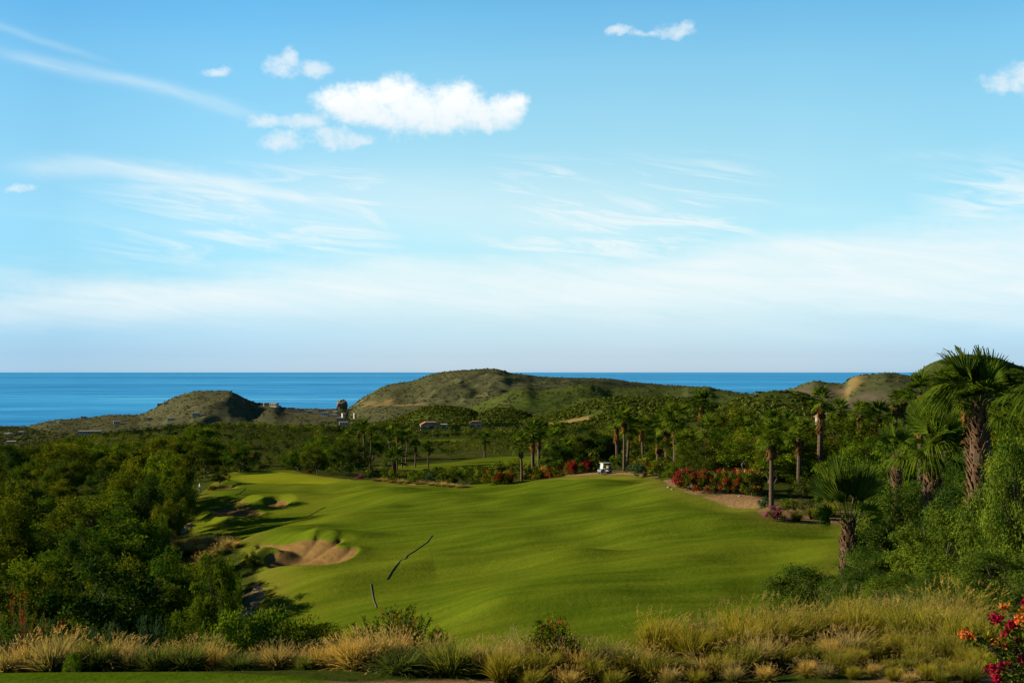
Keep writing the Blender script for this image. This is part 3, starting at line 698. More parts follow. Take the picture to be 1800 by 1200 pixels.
def trunk_quads(rng, H, zb, cs, r0, nlimb=10, n=6, lean=.1):
    top = np.array([rng.normal() * lean * zb, rng.normal() * lean * zb, zb * rng.uniform(.6, .9)])
    q = [tube_quads([(0, 0, -.5), (0, 0, 0), top * .5 + rng.normal(size=3) * .04 * zb, top], [r0 * 1.35, r0 * 1.2, r0, r0 * .8], n)]
    for c_ in cs[rng.permutation(len(cs))[:nlimb]]:
        m1 = top + (c_ - top) * .45 + rng.normal(size=3) * .10 * np.linalg.norm(c_ - top) + np.array([0, 0, .05 * H])
        q.append(tube_quads([top * .92, m1, c_], [r0 * .55, r0 * .32, r0 * .08], 5))
        for _ in range(2):
            e = m1 + (c_ - m1) * .5 + rng.normal(size=3) * .28 * np.linalg.norm(c_ - m1)
            q.append(tube_quads([m1, e], [r0 * .22, r0 * .05], 4))
    return np.concatenate(q)
def make_tree_proto(seed, R, H, zb, nclump, per, L, Wd, mat, r0=.13, nlimb=10, **k):
    rng = np.random.default_rng(seed); q, t, cs = crown_arrays(rng, R, H, zb, nclump, per, L, Wd, **k)
    return quads_mesh('crown', q, mat, t), quads_mesh('trunk', trunk_quads(rng, H, zb, cs, r0, nlimb), M['bark'], None, True), H, R
# kinds of trees (unit metres)
MESQ = [make_tree_proto(100 + i, 2.9, 5.2, 1.7, 54, 190, .23, .10, M[('leaf', 'leaf', 'leaf_bright', 'leaf', 'leaf_dark', 'leaf_bright')[i]], flat=(.5, .65, .45, .6, .55, .5)[i]) for i in range(6)]
NEAR = [make_tree_proto(200 + i, 2.5, 5.0, 1.0, 105, 270, .145, .058, M['feather'], nlimb=26, r0=.11, flat=.5, droop=.25) for i in range(3)]
BUSH = [make_tree_proto(300 + i, 1.0, 1.5, .25, 34, 75, .14, .06, M[('leaf', 'leaf_bright', 'grey_leaf', 'scrub')[i]], nlimb=10, r0=.04, flat=.7) for i in range(4)]
def plant(name, proto, loc, sc, rz, label, cat, group=None):
    cm, tm, H, R = proto
    r = empty(name, loc, rz, sc); tag(r, label, cat, group)
    obj('trunk' if cat == 'tree' else 'stem', tm, r); obj('crown' if cat == 'tree' else 'foliage', cm, r)
    return r

# --- special trees: column, distance, row of the top, width in the photo, kind
ORD = ['', 'second ', 'third ', 'fourth ', 'fifth ', 'sixth ', 'seventh ', 'eighth ', 'ninth ', 'tenth ', 'eleventh ', 'twelfth ', 'thirteenth ', 'fourteenth ', 'fifteenth ', 'sixteenth ', 'seventeenth ', 'eighteenth ', 'nineteenth ', 'twentieth ']
SPECIAL = [
 (310, 150, 793, 80, MESQ[0], 'tall bushy dark tree rising above the woods by the person in blue'),
 (386, 200, 829, 44, MESQ[1], 'small dark round tree at the near corner of the putting green'),
 (388, 60, 968, 92, MESQ[2], 'dark rounded tree standing out beside the large kidney shaped bunker'),
 (275, 95, 890, 66, MESQ[5], 'light green tree at the shaded edge of the fairway slope'),
 (215, 52, 985, 150, MESQ[3], 'broad dark tree left of the dark rounded bunker tree'),
 (60, 48, 990, 190, MESQ[0], 'large dark tree at the left edge behind the red spiked shrub'),
 (130, 75, 920, 110, MESQ[4], 'dark spreading tree above the broad trees of the left edge'),
 (25, 90, 880, 120, MESQ[1], 'dark tree cut by the left edge of the photo above the large dark tree'),
 (330, 55, 1050, 80, MESQ[5], 'low dark tree below the dark rounded bunker tree'),
 (308, 126, 866, 52, MESQ[1], 'narrow dark tree nearest the shaded bunkers'), (303, 122, 868, 70, MESQ[4], 'low dark tree at the edge of the deep shade on the grass'), (300, 131, 828, 84, MESQ[0], 'tall dark tree over the deep shade on the grass'), (314, 146, 838, 44, MESQ[5], 'slim light tree behind the shaded bunkers'),
 (292, 138, 797, 104, MESQ[2], 'tall tree just left of the shaded bunkers'), (258, 120, 836, 110, MESQ[4], 'tall tree in the shade left of the fairway slope'),
 (228, 132, 816, 100, MESQ[1], 'tall dark tree second from the shaded bunkers'), (318, 168, 812, 46, MESQ[3], 'tall tree standing between the person and the shaded bunkers'), (290, 112, 872, 80, MESQ[0], 'rounded tree touching the shaded corner of the fairway'), (190, 118, 866, 90, MESQ[5], 'light tree in the middle of the left woods'),
 (1742, 34, 792, 190, NEAR[1], 'tall feathery tree right of the trunk of the tallest fan palm'), (1668, 39, 812, 150, NEAR[0], 'tall feathery tree left of the trunk of the tallest fan palm'), (1800, 26, 742, 170, NEAR[2], 'tall dark feathery tree cut by the right edge under the hanging palm leaves'),
 (1600, 38, 838, 190, NEAR[0], 'feathery tree filling the gap between the two drooping fan palms'), (1560, 36, 905, 150, NEAR[1], 'feathery green tree right behind the young fan palm'), (1695, 34, 835, 190, NEAR[2], 'dark feathery tree at the trunk foot of the tallest fan palm'), (1500, 31, 995, 150, NEAR[0], 'feathery bush covering the foot of the young fan palm'), (1590, 29, 1000, 170, NEAR[1], 'broad feathery bush over the rear of the grass bank'),
 (1375, 41, 1040, 110, NEAR[1], 'small dark feathery bush at the tip of the trees over the fairway'),
 (1428, 37, 985, 230, NEAR[2], 'low dark feathery tree reaching out over the fairway'),
 (1545, 33, 965, 160, NEAR[0], 'feathery green tree right below the young fan palm'),
 (1665, 31, 880, 200, NEAR[1], 'big feathery green tree below the tallest fan palm'),
 (1775, 29, 770, 190, NEAR[0], 'tallest feathery green tree at the right edge'),
 (1620, 44, 855, 150, NEAR[1], 'feathery green tree behind the young fan palm to its right'),
 (1755, 25, 960, 190, NEAR[2], 'dense feathery tree behind the orange and crimson bougainvillea'),
 (1640, 26, 1010, 170, NEAR[0], 'feathery green tree behind the right end of the tall grass'),
 (1500, 95, 765, 130, MESQ[2], 'broad airy tree in front of the right woods'),
 (1290, 150, 716, 120, MESQ[3], 'large domed dark tree behind the red flowering hedge'),
 (1580, 75, 800, 140, MESQ[4], 'green tree behind the young palm in the right woods'),
 (1700, 52, 790, 170, NEAR[1], 'feathery tree behind the trunk of the tallest fan palm'),
]
for px, d, ty, wpx, pr, lb in SPECIAL:
    loc = at(px, d); H = -(ty - HY) / F * d - loc.z; Wm = wpx / F * d
    plant('tree', pr, loc, (Wm / (2.65 * pr[3]), Wm / (2.65 * pr[3]), H / pr[2] * .93), random.uniform(0, 6.28), lb, 'tree')

# --- woods: jittered grid over the natural ground
cand = []
for cell, d0, d1 in ((5.0, 42, 150), (6.6, 150, 330), (9.0, 330, 620), (10.5, 620, 1150)):
    xm = d1 * .62; gx, gy = np.meshgrid(np.arange(-xm, xm, cell), np.arange(d0, d1, cell))
    gx = (gx + RNG.uniform(-.45, .45, gx.shape) * cell).ravel(); gy = (gy + RNG.uniform(-.45, .45, gy.shape) * cell).ravel()
    k = (np.abs(gx) < gy * .56 + 4) & (gy >= d0) & (gy < d1); cand.append(np.stack([gx[k], gy[k], np.full(k.sum(), cell)], 1))
cand = np.concatenate(cand); cx_, cy_, ccell = cand.T
cpx = CX + F * cx_ / cy_
ch, cidx, ca = ground_all(cpx, cy_, True)
ok = (np.minimum(ca['sF'], 60) > 2.2) & (ca['sD'] > 1.2)
dfa = sdf(FAIR, cx_, cy_)
ok &= ~((np.abs(cpx - 880) < 480) & (cy_ < 130) & (dfa > 0) & (cy_ < 62))
ok &= ~((cy_ < 56) & (cpx > 420))
ok &= ~((cpx > 1150) & (cpx < 1560) & (cy_ < 108))
dens = fbm(cx_ / 55, cy_ / 55, 3, 61)
ok &= RNG.random(len(cx_)) < np.clip(np.where(cy_ < 150, .74, .93) + dens * .5, .4, 1)
# clearings seen from the tee: the strips of mown grass in the valley stay in view
c_h = np.where(RNG.random(len(cx_)) < .3, RNG.uniform(5.5, 8.0, len(cx_)), RNG.uniform(2.6, 5.4, len(cx_))) * (1 + .15 * dens); c_h = np.where(cy_ < 80, c_h * .78, c_h); c_h = np.where((cy_ > 170) & (RNG.random(len(cx_)) < .22), c_h * 1.5, np.where(cy_ > 170, c_h * .8, c_h))
for strip, before in ((FAIR2, 95), (FAIR3, 45)):
    sx, sy = strip[:, 0], strip[:, 1]; lo, hi = CX + F * (sx / sy).min(), CX + F * (sx / sy).max(); ny, fy = sy.min(), sy.max()
    infront = (cpx > lo) & (cpx < hi) & (cy_ < fy) & (cy_ > ny - before)
    rowpy = np.interp(cpx, CX + F * sx[np.argsort(sx / sy)] / sy[np.argsort(sx / sy)], HY - F * np.array([hz(a, b) for a, b in strip])[np.argsort(sx / sy)] / sy[np.argsort(sx / sy)])
    lim = (-(rowpy + 3 - HY) / F * cy_) - ch
    c_h = np.where(infront, np.minimum(c_h, np.maximum(lim, .0)), c_h)
# trees just over the edge of the fairway keep below the view of the valley
edge = (cpx > 640) & (cpx < 1010) & (cy_ > 160) & (cy_ < 260); c_h = np.where(edge, np.minimum(c_h, RNG.uniform(1.6, 4.2, len(c_h))), c_h)
front_right = (cpx > 1000) & (cpx < 1180) & (cy_ < 165); c_h = np.where(front_right, np.minimum(c_h, 2.6), c_h)
crow = np.interp(cy_, [42, 60, 80, 100, 130, 160, 200, 260], [1012, 978, 940, 905, 868, 838, 812, 790]) - RNG.uniform(0, 26, len(cy_))
crow = np.where((cpx > 245) & (cy_ < 118), np.maximum(crow, 975), crow); crow = np.where((cpx > 285) & (cy_ < 118), np.maximum(crow, 992), crow); crow = np.where((cpx > 330) & (cy_ < 75), 990, crow)
c_h = np.where((cpx < 480) & (cy_ < 260), np.minimum(c_h, -(crow - HY) / F * cy_ - ch), c_h)
row2 = np.interp(cpx, [400, 560, 800, 1000, 1150, 1300, 1450, 1560, 1700, 1900], [742, 750, 752, 753, 747, 740, 731, 722, 706, 700]) + RNG.uniform(0, 22, len(cpx))
c_h = np.where((cy_ > 480), np.minimum(c_h, 5.6), c_h)
c_h = np.where((cpx > 560) & (cy_ > 90) & ((cy_ < 480) | (cpx > 1150)), np.minimum(c_h, -(row2 - HY) / F * cy_ - ch), c_h)
ok &= (c_h > 1.0) & ((cidx == 0) | (cy_ < 640))
ok &= ~((cpx > 1020) & (cpx < 1110) & (cy_ < 150))
ok &= ~((np.abs(cpx - 351) < 24) & (cy_ > 95) & (cy_ < 214))
for px, d, ty, wpx, pr, lb in SPECIAL:
    sx = (px - CX) / F * d; ok &= (np.hypot(cx_ - sx, cy_ - d) > wpx / F * d * .42)
cx_, cy_, cpx, ch, c_h, cidx = (a[ok] for a in (cx_, cy_, cpx, ch, c_h, cidx))
size = c_h / cy_; inview = (cpx > -60) & (cpx < 1860)
rank = np.argsort(-(np.where(inview, 1, 0) * 1000 + 400.0 / cy_ * (c_h / 5)))
NIND = 270
one = np.zeros(len(cx_), bool); one[rank[:NIND]] = True; one &= inview
LM = [(-20, 'left photo edge'), (110, 'long pale building'), (215, 'broad dark left tree'), (310, 'tall bushy tree'), (352, 'person in blue'), (432, 'flagstick'), (545, 'big kidney bunker'), (640, 'putting green end'), (693, 'squat palm'),
      (760, 'red roofed house'), (845, 'far fairway strip'), (917, 'slender fairway palm'), (972, 'shaggy palm pair'), (1060, 'golf cart'), (1098, 'twin slim palms'), (1185, 'palm cluster'), (1237, 'tall curved palm'), (1300, 'red flowering hedge'), (1356, 'dirt edge palm'),
      (1440, 'thick palm'), (1497, 'young fan palm'), (1560, 'sandy cliff'), (1640, 'drooping fan palm'), (1722, 'tallest fan palm'), (1820, 'right photo edge')]
used_labels = {}
def where_label(px, d, noun, zones):
    zone = next(z for lim, z in zones if d < lim)
    j = int(np.argmin([abs(px - q) for q, _ in LM])); q, nm = LM[j]
    side = 'in line with' if abs(px - q) < 9 else ('left of' if px < q else 'right of')
    key = (noun, zone, side, nm); used_labels[key] = used_labels.get(key, 0) + 1; i = used_labels[key] - 1
    return f"{ORD[min(i, 19)]}{noun} {zone}, {side} the {nm}"
ZON = [(75, 'in the nearest row'), (105, 'in the second row'), (140, 'in the middle rows'), (185, 'in the farther rows'), (260, 'in the back rows'), (9999, 'far back')]
order = [i for i in np.argsort(cy_ + np.abs(cpx - 900) * 1e-4) if one[i]]
for i in order:
    pr = MESQ[int(RNG.integers(0, 6))]; s = c_h[i] / pr[2]
    wsc = max(s, .55) * RNG.uniform(.9, 1.25)
    tone = 'light green tree' if pr is MESQ[2] or pr is MESQ[5] else 'dark green tree'
    plant('tree', pr, (cx_[i], cy_[i], ch[i] - .1), (wsc, wsc, s), RNG.uniform(0, 6.28), where_label(cpx[i], cy_[i], ('low ' if c_h[i] < 3.4 else '') + tone, ZON), 'tree', 'bushy trees of the woods')
# far-off woods as one mass
rest = np.nonzero(~one)[0]; Q, T = [], []; patch = fbm(cx_ / 45, cy_ / 90, 3, 91)
for i in rest:
    d = cy_[i]; n = int(np.clip(75000 / d, 80, 380)); L = np.clip(d / 1000 * 1.0, .30, 1.2) * 1.1
    rng = RNG; Hh = c_h[i]; Rr = min(max(Hh, 2.6) * .66 * rng.uniform(.85, 1.3), 5.6)
    nl = 6; ca_ = rng.uniform(0, 6.28, nl); ce = np.arcsin(rng.uniform(0, 1, nl)); cr = rng.uniform(.5, .85, nl)
    cs = np.stack([np.cos(ca_) * np.cos(ce) * Rr * cr, np.sin(ca_) * np.cos(ce) * Rr * cr, Hh * (.25 + .62 * np.sin(ce) * cr)], 1)
    w = rng.integers(0, nl, n); dr = unit(rng.normal(size=(n, 3)) + np.array([0, 0, .35]))
    P_ = cs[w] + dr * Rr * .42 * rng.uniform(.6, 1, (n, 1)) * np.array([1, 1, .8]) + np.array([cx_[i], cy_[i], ch[i]])
    N = unit(dr + rng.normal(size=(n, 3)) * .3 + np.array([0, 0, .25])); D = unit(np.cross(N, rng.normal(size=(n, 3))))
    Q.append(leaf_quads(P_, D, N, L * rng.uniform(.7, 1.3, n), L * .62 * rng.uniform(.7, 1.3, n)))
    T.append(np.clip(.42 + patch[i] * 1.1 + rng.uniform(-.42, .42) + rng.uniform(-.2, .2, nl)[w] + rng.normal(size=n) * .08, 0, 1))
tag(obj('distant_woods', quads_mesh('distant_woods', np.concatenate(Q), M['leaf_far'], np.concatenate(T))), 'dense green woods filling the valley beyond the fairway', 'woods', None, 'stuff')
# scrub on the far hills
def scrub(name, n, hill_ids, dlo, dhi, size, mat, label, seed):
    rng = np.random.default_rng(seed); px = rng.uniform(-40, 1840, n * 5); d = np.sqrt(rng.uniform(dlo**2, dhi**2, n * 5))
    h, idx = raw_h(px, d); k = np.isin(idx, hill_ids); px, d, h = px[k][:n], d[k][:n], h[k][:n]
    x = (px - CX) / F * d
    dn = fbm(x / 40, d / 60, 3, 71) + rng.normal(size=len(x)) * .35; k = dn > -.25; x, d, h, px = x[k], d[k], h[k], px[k]
    skip = np.zeros(len(x), bool)
    for arr in (BARE, SANDY):
        r = np.clip(np.searchsorted(lds, np.log(d)), 0, nr - 1); c2 = np.clip(np.searchsorted(pxs, px), 0, nc - 1); skip |= arr[r, c2] > .35
    x, d, h = x[~skip], d[~skip], h[~skip]; m = 9
    s = size * rng.uniform(.5, 1.5, len(x)); Pc = np.stack([x, d, h + s * .1], 1)
    dr = unit(rng.normal(size=(len(x), m, 3)) + np.array([0, 0, .5])); P_ = Pc[:, None] + dr * s[:, None, None] * np.array([.85, .85, .42])
    N = unit(dr + rng.normal(size=dr.shape) * .3); D = unit(np.cross(N, rng.normal(size=dr.shape)))
    P_ = P_.reshape(-1, 3); N = N.reshape(-1, 3); D = D.reshape(-1, 3); L = np.repeat(s * 1.1, m)
    q = leaf_quads(P_ - D * (L / 2)[:, None], D, N, L, L * .8)
    t = np.clip(np.repeat(rng.uniform(.1, .9, len(x)), m) + rng.normal(size=len(L)) * .1, 0, 1)
    tag(obj(name, quads_mesh(name, q, mat, t)), label, 'scrub', None, 'stuff')
scrub('hillside_scrub', 26000, [4, 5, 6, 7], 500, 1250, 1.6, M['scrub'], 'low green scrub over the nearer rounded hills', 3)
scrub('hillside_scrub', 15000, [1, 2, 3, 8, 9], 1150, 2600, 1.9, M['olive'], 'low olive scrub over the far headlands and ridges', 4)
scrub('coastal_scrub', 9000, [0], 1000, 2400, 3.6, M['olive'], 'olive scrub and trees on the coastal plain', 5)

# ------------------------------------------------------------------ fan palms
def frond_quads(rng, Lp, Lf, nseg=26, steps=3, droop=.35, spread=115, fold=.25, wid=1.0):
    """one fan leaf along +X from the origin; returns quads and tone"""
    q = [tube_quads([(0, 0, 0), (Lp * .5, 0, .03 * Lp), (Lp, 0, 0)], [.030, .020, .014], 4)]; t = [np.full(len(q[0]), .8)]
    for k in range(nseg):
        a = math.radians((k / (nseg - 1) * 2 - 1) * spread); L = Lf * (1 - .25 * (abs(a) / math.radians(spread)) ** 2) * rng.uniform(.88, 1.05)
        d = np.array([math.cos(a), math.sin(a), 0]); sd_ = np.array([-math.sin(a), math.cos(a), 0]); pts, wd = [], []
        for j in range(steps + 1):
            u = j / steps; fuse = math.radians(spread) * 2 / (nseg - 1) * L * .52
            w = min(u / .45, 1) * fuse * .5 * (1 if u < .45 else max(0.05, 1 - (u - .45) / .55)) * wid
            z = fold * abs(math.sin(a)) * u * Lf * .5 - droop * (max(0, u - .35) ** 1.7) * Lf * rng.uniform(.7, 1.4)
            shrink = 1 - .25 * droop * max(0, u - .35)
            pts.append(np.array([Lp, 0, 0]) + d * u * L * shrink + np.array([0, 0, z])); wd.append(w + .003)
        tone = np.clip(.5 + rng.normal() * .18, 0, 1)
        for j in range(steps):
            zt = np.array([0, 0, .012 * (1 if k % 2 else -1)])
            q.append(np.array([[pts[j] - sd_ * wd[j] + zt, pts[j] + sd_ * wd[j] - zt, pts[j+1] + sd_ * wd[j+1] - zt, pts[j+1] - sd_ * wd[j+1] + zt]])); t.append(np.full(1, tone))
    return np.concatenate(q), np.concatenate(t)
def rot_q(q, yaw, pitch, roll=0.0, off=(0, 0, 0), s=1.0):
    R_ = np.array((Matrix.Rotation(yaw, 3, 'Z') @ Matrix.Rotation(-pitch, 3, 'Y') @ Matrix.Rotation(roll, 3, 'X')))
    return (q * s) @ R_.T + np.asarray(off)
def crown_far(seed, n=26, up=1.0, Lp=.9, Lf=.95):
    rng = np.random.default_rng(seed); Q, T = [], []
    for k in range(n):
        u = (k + .5) / n; pit = math.radians(82 - 118 * u ** .8 * up + rng.normal() * 8)
        q, t = frond_quads(rng, Lp * rng.uniform(.8, 1.1), Lf * rng.uniform(.85, 1.1), 14, 3, .25 + .55 * u, 105, .3, 1.25)
        Q.append(rot_q(q, k * 2.4 + rng.normal() * .2, pit, rng.normal() * .2, (0, 0, .25 * (1 - u)))); T.append(np.clip(t + rng.normal() * .15, 0, 1))
    return quads_mesh('crown', np.concatenate(Q), M['palm'], np.concatenate(T))
def skirt_mesh(seed, L, r=.42):
    """thatch of dead leaves hanging round the trunk, from 0 down to -L"""
    rng = np.random.default_rng(seed); n = 320; a = rng.uniform(0, 6.28, n); z = -rng.uniform(0, L, n) ; rr = r * (1 - .35 * (z + L) / L) * rng.uniform(.5, 1.1, n)
    P_ = np.stack([np.cos(a) * rr * .6, np.sin(a) * rr * .6, z], 1); D = np.stack([np.cos(a) * .45, np.sin(a) * .45, -np.ones(n)], 1) + rng.normal(size=(n, 3)) * .12
    N = np.stack([np.cos(a), np.sin(a), np.full(n, .2)], 1)
    return quads_mesh('dead_leaf_skirt', leaf_quads(P_, D, N, rng.uniform(.4, .8, n), rng.uniform(.12, .24, n)), M['deadpalm'], rng.random(n))
def trunk_palm(seed, H, r0, r1, lean=.03, n=9):
    rng = np.random.default_rng(seed); k = int(max(8, H * 5)); zz = np.linspace(-.6, H, k); ph = rng.uniform(0, 6.28)
    rad = (r0 + (r1 - r0) * np.clip(zz / H, 0, 1)) * (1 + .05 * np.where(np.arange(k) % 2, 1, -1)); b = lean * H * np.sin(np.clip(zz / H, 0, 1) * 2.2 + ph) - lean * H * math.sin(ph)
    return tube_quads(np.stack([b, b * .3, zz], 1), rad, n), (b[-1], b[-1] * .3)
PCROWN = [crown_far(400 + i, (26, 30, 22, 28)[i], (1.0, 1.15, .75, .95)[i]) for i in range(4)]
SKIRT = [skirt_mesh(420, 1.6, .5), skirt_mesh(421, 3.2, .62)]
def palm(px, d, top, crown_px, style, label, group='fan palms across the course', base=None, seed=0):
    """style: s slim bare trunk, k thick shaggy trunk, y young palm with hardly any trunk"""
    loc = at(px, d); Ht = -(top - HY) / F * d - loc.z; cr = crown_px / F * d / 2; sc = cr / 1.55
    H = max(Ht - 1.15 * sc, .5); r = empty('palm_tree', loc, random.uniform(0, 6.28)); tag(r, label, 'palm tree', group)
    rr = {'s': (.24, .13), 'k': (.34, .26), 'y': (.26, .20)}[style]
    q, tp = trunk_palm(int(px) + seed, H, rr[0], rr[1], .035 if style == 's' else .012); obj('trunk', quads_mesh('trunk', q, M['palm_bark'], None, True), r)
    c_ = obj('crown', PCROWN[int(px * 7 + seed) % 4 if style != 'y' else 2], r); c_.location = (tp[0], tp[1], H); c_.scale = (sc, sc, sc * 1.05); c_.rotation_euler.z = random.uniform(0, 6.28)
    if style != 'y' or H > 2:
        s_ = obj('dead_leaf_skirt', SKIRT[1 if style == 'k' else 0], r); s_.location = (tp[0], tp[1], H + .1); ks = min(1.0, H / (3.6 if style == 'k' else 2.0)); s_.scale = (max(ks, .6), max(ks, .6), ks)
    return r
PALMS = [
 (1660, 70, 655, 56, 'k', 'fan palm with an orange trunk just left of the tallest fan palm'), (1617, 80, 668, 70, 'k', 'spreading fan palm in front of the sandy cliff shoulder'),
 (1573, 120, 692, 36, 's', 'small slim palm left of the spreading fan palm'), (1594, 110, 690, 42, 's', 'palm between the small slim palm and the spreading fan palm'),
 (1440, 110, 688, 50, 'k', 'thick dark palm standing alone under the cliff'), (1477, 150, 708, 42, 's', 'dark palm just right of the thick dark palm'),
 (1514, 120, 711, 46, 'k', 'second palm to the right of the thick dark palm'), (1546, 110, 713, 58, 'y', 'low wide palm right of the two dark palms'),
 (1404, 105, 745, 62, 'y', 'young bright palm left of the thick dark palm'), (1356, 86, 746, 62, 's', 'slim palm with a pale notched trunk on the dirt edge'),
 (1358, 142, 727, 42, 's', 'palm peeping over the slim palm on the dirt edge'), (1238, 128, 694, 58, 's', 'tall curved palm with a thin pale trunk above the red hedge'),
 (1244, 124, 738, 48, 'k', 'shorter shaggy palm beside the tall curved palm'), (1303, 140, 738, 52, 'k', 'ragged palm under the large domed tree'),
 (1157, 150, 738, 52, 'k', 'leftmost shaggy palm of the leafy palm cluster'), (1172, 146, 727, 54, 'k', 'second shaggy palm of the leafy palm cluster'),
 (1187, 140, 715, 56, 'k', 'tallest palm of the leafy palm cluster'), (1199, 128, 762, 46, 's', 'low palm with twin pale trunks in front of the cluster'),
 (1085, 175, 729, 40, 'k', 'left and tallest of the palms behind the golf cart'), (1097, 150, 722, 44, 's', 'first slim palm just right of the golf cart'),
 (1103, 152, 735, 44, 's', 'second slim palm just right of the golf cart'), (917, 160, 768, 42, 's', 'slender palm at the edge of the fairway beside red bushes'),
 (937, 185, 748, 42, 'k', 'left of the paired shaggy palms on the far strip'), (947, 190, 741, 42, 'k', 'right of the paired shaggy palms on the far strip'),
 (972, 180, 760, 42, 'k', 'shaggy palm right of the paired shaggy palms'), (987, 250, 744, 32, 's', 'far small palm right of the shaggy palms'),
 (997, 175, 777, 36, 'k', 'short palm left of the golf cart bushes'), (964, 165, 792, 34, 'y', 'low young palm under the shaggy palms'),
 (650, 300, 751, 26, 's', 'slim palm at the left of the valley row'), (685, 300, 754, 26, 's', 'second palm of the valley row'), (698, 290, 757, 24, 's', 'third palm of the valley row'),
 (707, 300, 759, 26, 's', 'fourth palm of the valley row'), (713, 310, 758, 24, 's', 'fifth palm of the valley row'), (730, 300, 775, 24, 's', 'sixth palm of the valley row, short'),
 (753, 290, 779, 24, 's', 'seventh palm of the valley row, near the fairway strip'), (852, 330, 763, 26, 'k', 'palm above the left end of the far fairway strip'),
 (613, 330, 758, 26, 's', 'leftmost palm before the sea rock'), (630, 340, 744, 30, 'k', 'dark leafy palm left of the valley row'), (640, 335, 741, 30, 'k', 'tall dark leafy palm left of the valley row'),
 (693, 215, 793, 52, 'y', 'squat round palm in front of the valley row'), (1130, 165, 742, 36, 's', 'palm between the slim pair and the leafy cluster'),
 (1460, 130, 735, 40, 's', 'short palm right behind the thick dark palm'), (1385, 165, 733, 40, 's', 'small far palm left of the thick dark palm'), (1525, 140, 722, 36, 's', 'slender palm under the pale cliff'),
 (1700, 85, 690, 52, 'k', 'palm half hidden behind the tallest fan palm'),
]
for p_ in PALMS: palm(*p_)

# near palms: every leaf a part
FR = {}
for key, args in dict(stiff=(.95, 1.0, 40, 5, .14, 112, .30), arch=(1.1, 1.1, 40, 5, .42, 112, .25), hang=(1.05, 1.15, 40, 6, .85, 108, .15), up=(1.0, 1.2, 30, 5, .12, 48, .45)).items():
    q, t = frond_quads(np.random.default_rng(len(key) * 31), *args, 1.1 if key == 'up' else 1.55); FR[key] = quads_mesh('frond', q, M['palm_young' if key == 'up' else 'palm'], t)
q, t = frond_quads(np.random.default_rng(5), 1.0, 1.35, 46, 6, 1.5, 100, .05, .8); FR['thread'] = quads_mesh('frond', q, M['palm'], t)
def boots(rng, H, r_of, z0, n):
    Q = []
    for k in range(n):
        z = z0 + (H - z0) * (k + .5) / n; a = k * 2.4 + rng.normal() * .15; r = r_of(z); d = np.array([math.cos(a), math.sin(a), 0]); s = np.array([-d[1], d[0], 0])
        p0 = d * r * .86 + np.array([0, 0, z]); L = rng.uniform(.22, .42); tip = p0 + d * L * rng.uniform(.22, .48) + np.array([0, 0, L * rng.uniform(.55, 1.0)]); w = rng.uniform(.05, .09)
        th = d * .03
        Q += [[p0 - s*w, p0 + s*w, tip + s*w*.45, tip - s*w*.45], [p0 + s*w - th, p0 - s*w - th, tip - s*w*.45 - th, tip + s*w*.45 - th],
              [p0 - s*w - th, p0 - s*w, tip - s*w*.45, tip - s*w*.45 - th], [p0 + s*w, p0 + s*w - th, tip + s*w*.45 - th, tip + s*w*.45], [tip - s*w*.45, tip + s*w*.45, tip + s*w*.45 - th, tip - s*w*.45 - th]]
    return np.array(Q)
def near_palm(px, d, crown_row, loc_z, rmax, rtop, neck, fronds, label, sc=1.0, seed=1):
    rng = np.random.default_rng(seed); loc = at(px, d); H = -(crown_row - HY) / F * d - loc.z
    root = empty('palm_tree', loc); tag(root, label, 'palm tree')
    zz = np.linspace(-.6, H, 40); rf = lambda z: np.interp(z, [-1, H * .35, H - neck, H - neck * .35, H], [rmax * .9, rmax, rmax * .95, rtop * 1.3, rtop])
    bend = .05 * H * np.sin(np.clip(zz / H, 0, 1) * 2.4)
    obj('trunk', quads_mesh('trunk', tube_quads(np.stack([0 * zz, 0 * zz, zz], 1), [float(rf(z)) * (1 + .05 * rng.normal()) for z in zz], 14), M['palm_bark'], None, True), root)
    obj('leaf_bases', quads_mesh('leaf_bases', boots(rng, H, rf, max(0, H - 4.5), 420), M['boot']), root)
    for kind, yaw, pit, roll, s in fronds:
        f = obj('frond', FR[kind], root); f.location = (math.cos(math.radians(yaw)) * rtop * .5, math.sin(math.radians(yaw)) * rtop * .5, H - .05 + rng.uniform(-.12, .1))
        f.rotation_euler = (Matrix.Rotation(math.radians(yaw), 3, 'Z') @ Matrix.Rotation(-math.radians(pit), 3, 'Y') @ Matrix.Rotation(math.radians(roll), 3, 'X')).to_euler()
        f.scale = (s * sc,) * 3
    return root
# yaw 0 = to the right of the photo, 90 = away, -90 = towards the tee
big = [('stiff', 55, 80, 75, 1.25), ('stiff', 30, 62, 60, 1.2), ('arch', 170, 62, -35, 1.15), ('up', 150, 74, 0, 1.15), ('stiff', -60, 72, 80, 1.05), ('arch', 5, 52, 30, 1.1), ('arch', 190, 40, 20, 1.1), ('hang', 165, 14, -20, 1.0), ('thread', 185, 34, 10, 1.05),
       ('hang', 0, 18, -10, 1.05), ('thread', 12, 26, 10, 1.05), ('arch', -95, 44, 0, .9), ('arch', -130, 26, 15, .95), ('arch', 90, 35, 0, 1.0), ('hang', 115, 8, 0, 1.0), ('stiff', 120, 82, -40, 1.1),
       ('hang', -65, -14, 10, .85), ('thread', 160, 12, 0, 1.0), ('hang', 40, 2, 0, 1.0), ('stiff', -140, 64, -70, 1.0), ('up', 200, 60, 20, 1.1)]
near_palm(1722, 32, 712, 0, .36, .13, 1.5, big, 'tallest fan palm with drooping thready leaves and a rough brown trunk', .86, 11)
near_palm(1880, 29, 705, 0, .40, .15, 1.4, [(k, y + 40, p, r, s) for k, y, p, r, s in big], 'fan palm cut off by the right edge with hanging thready leaves', .95, 12)
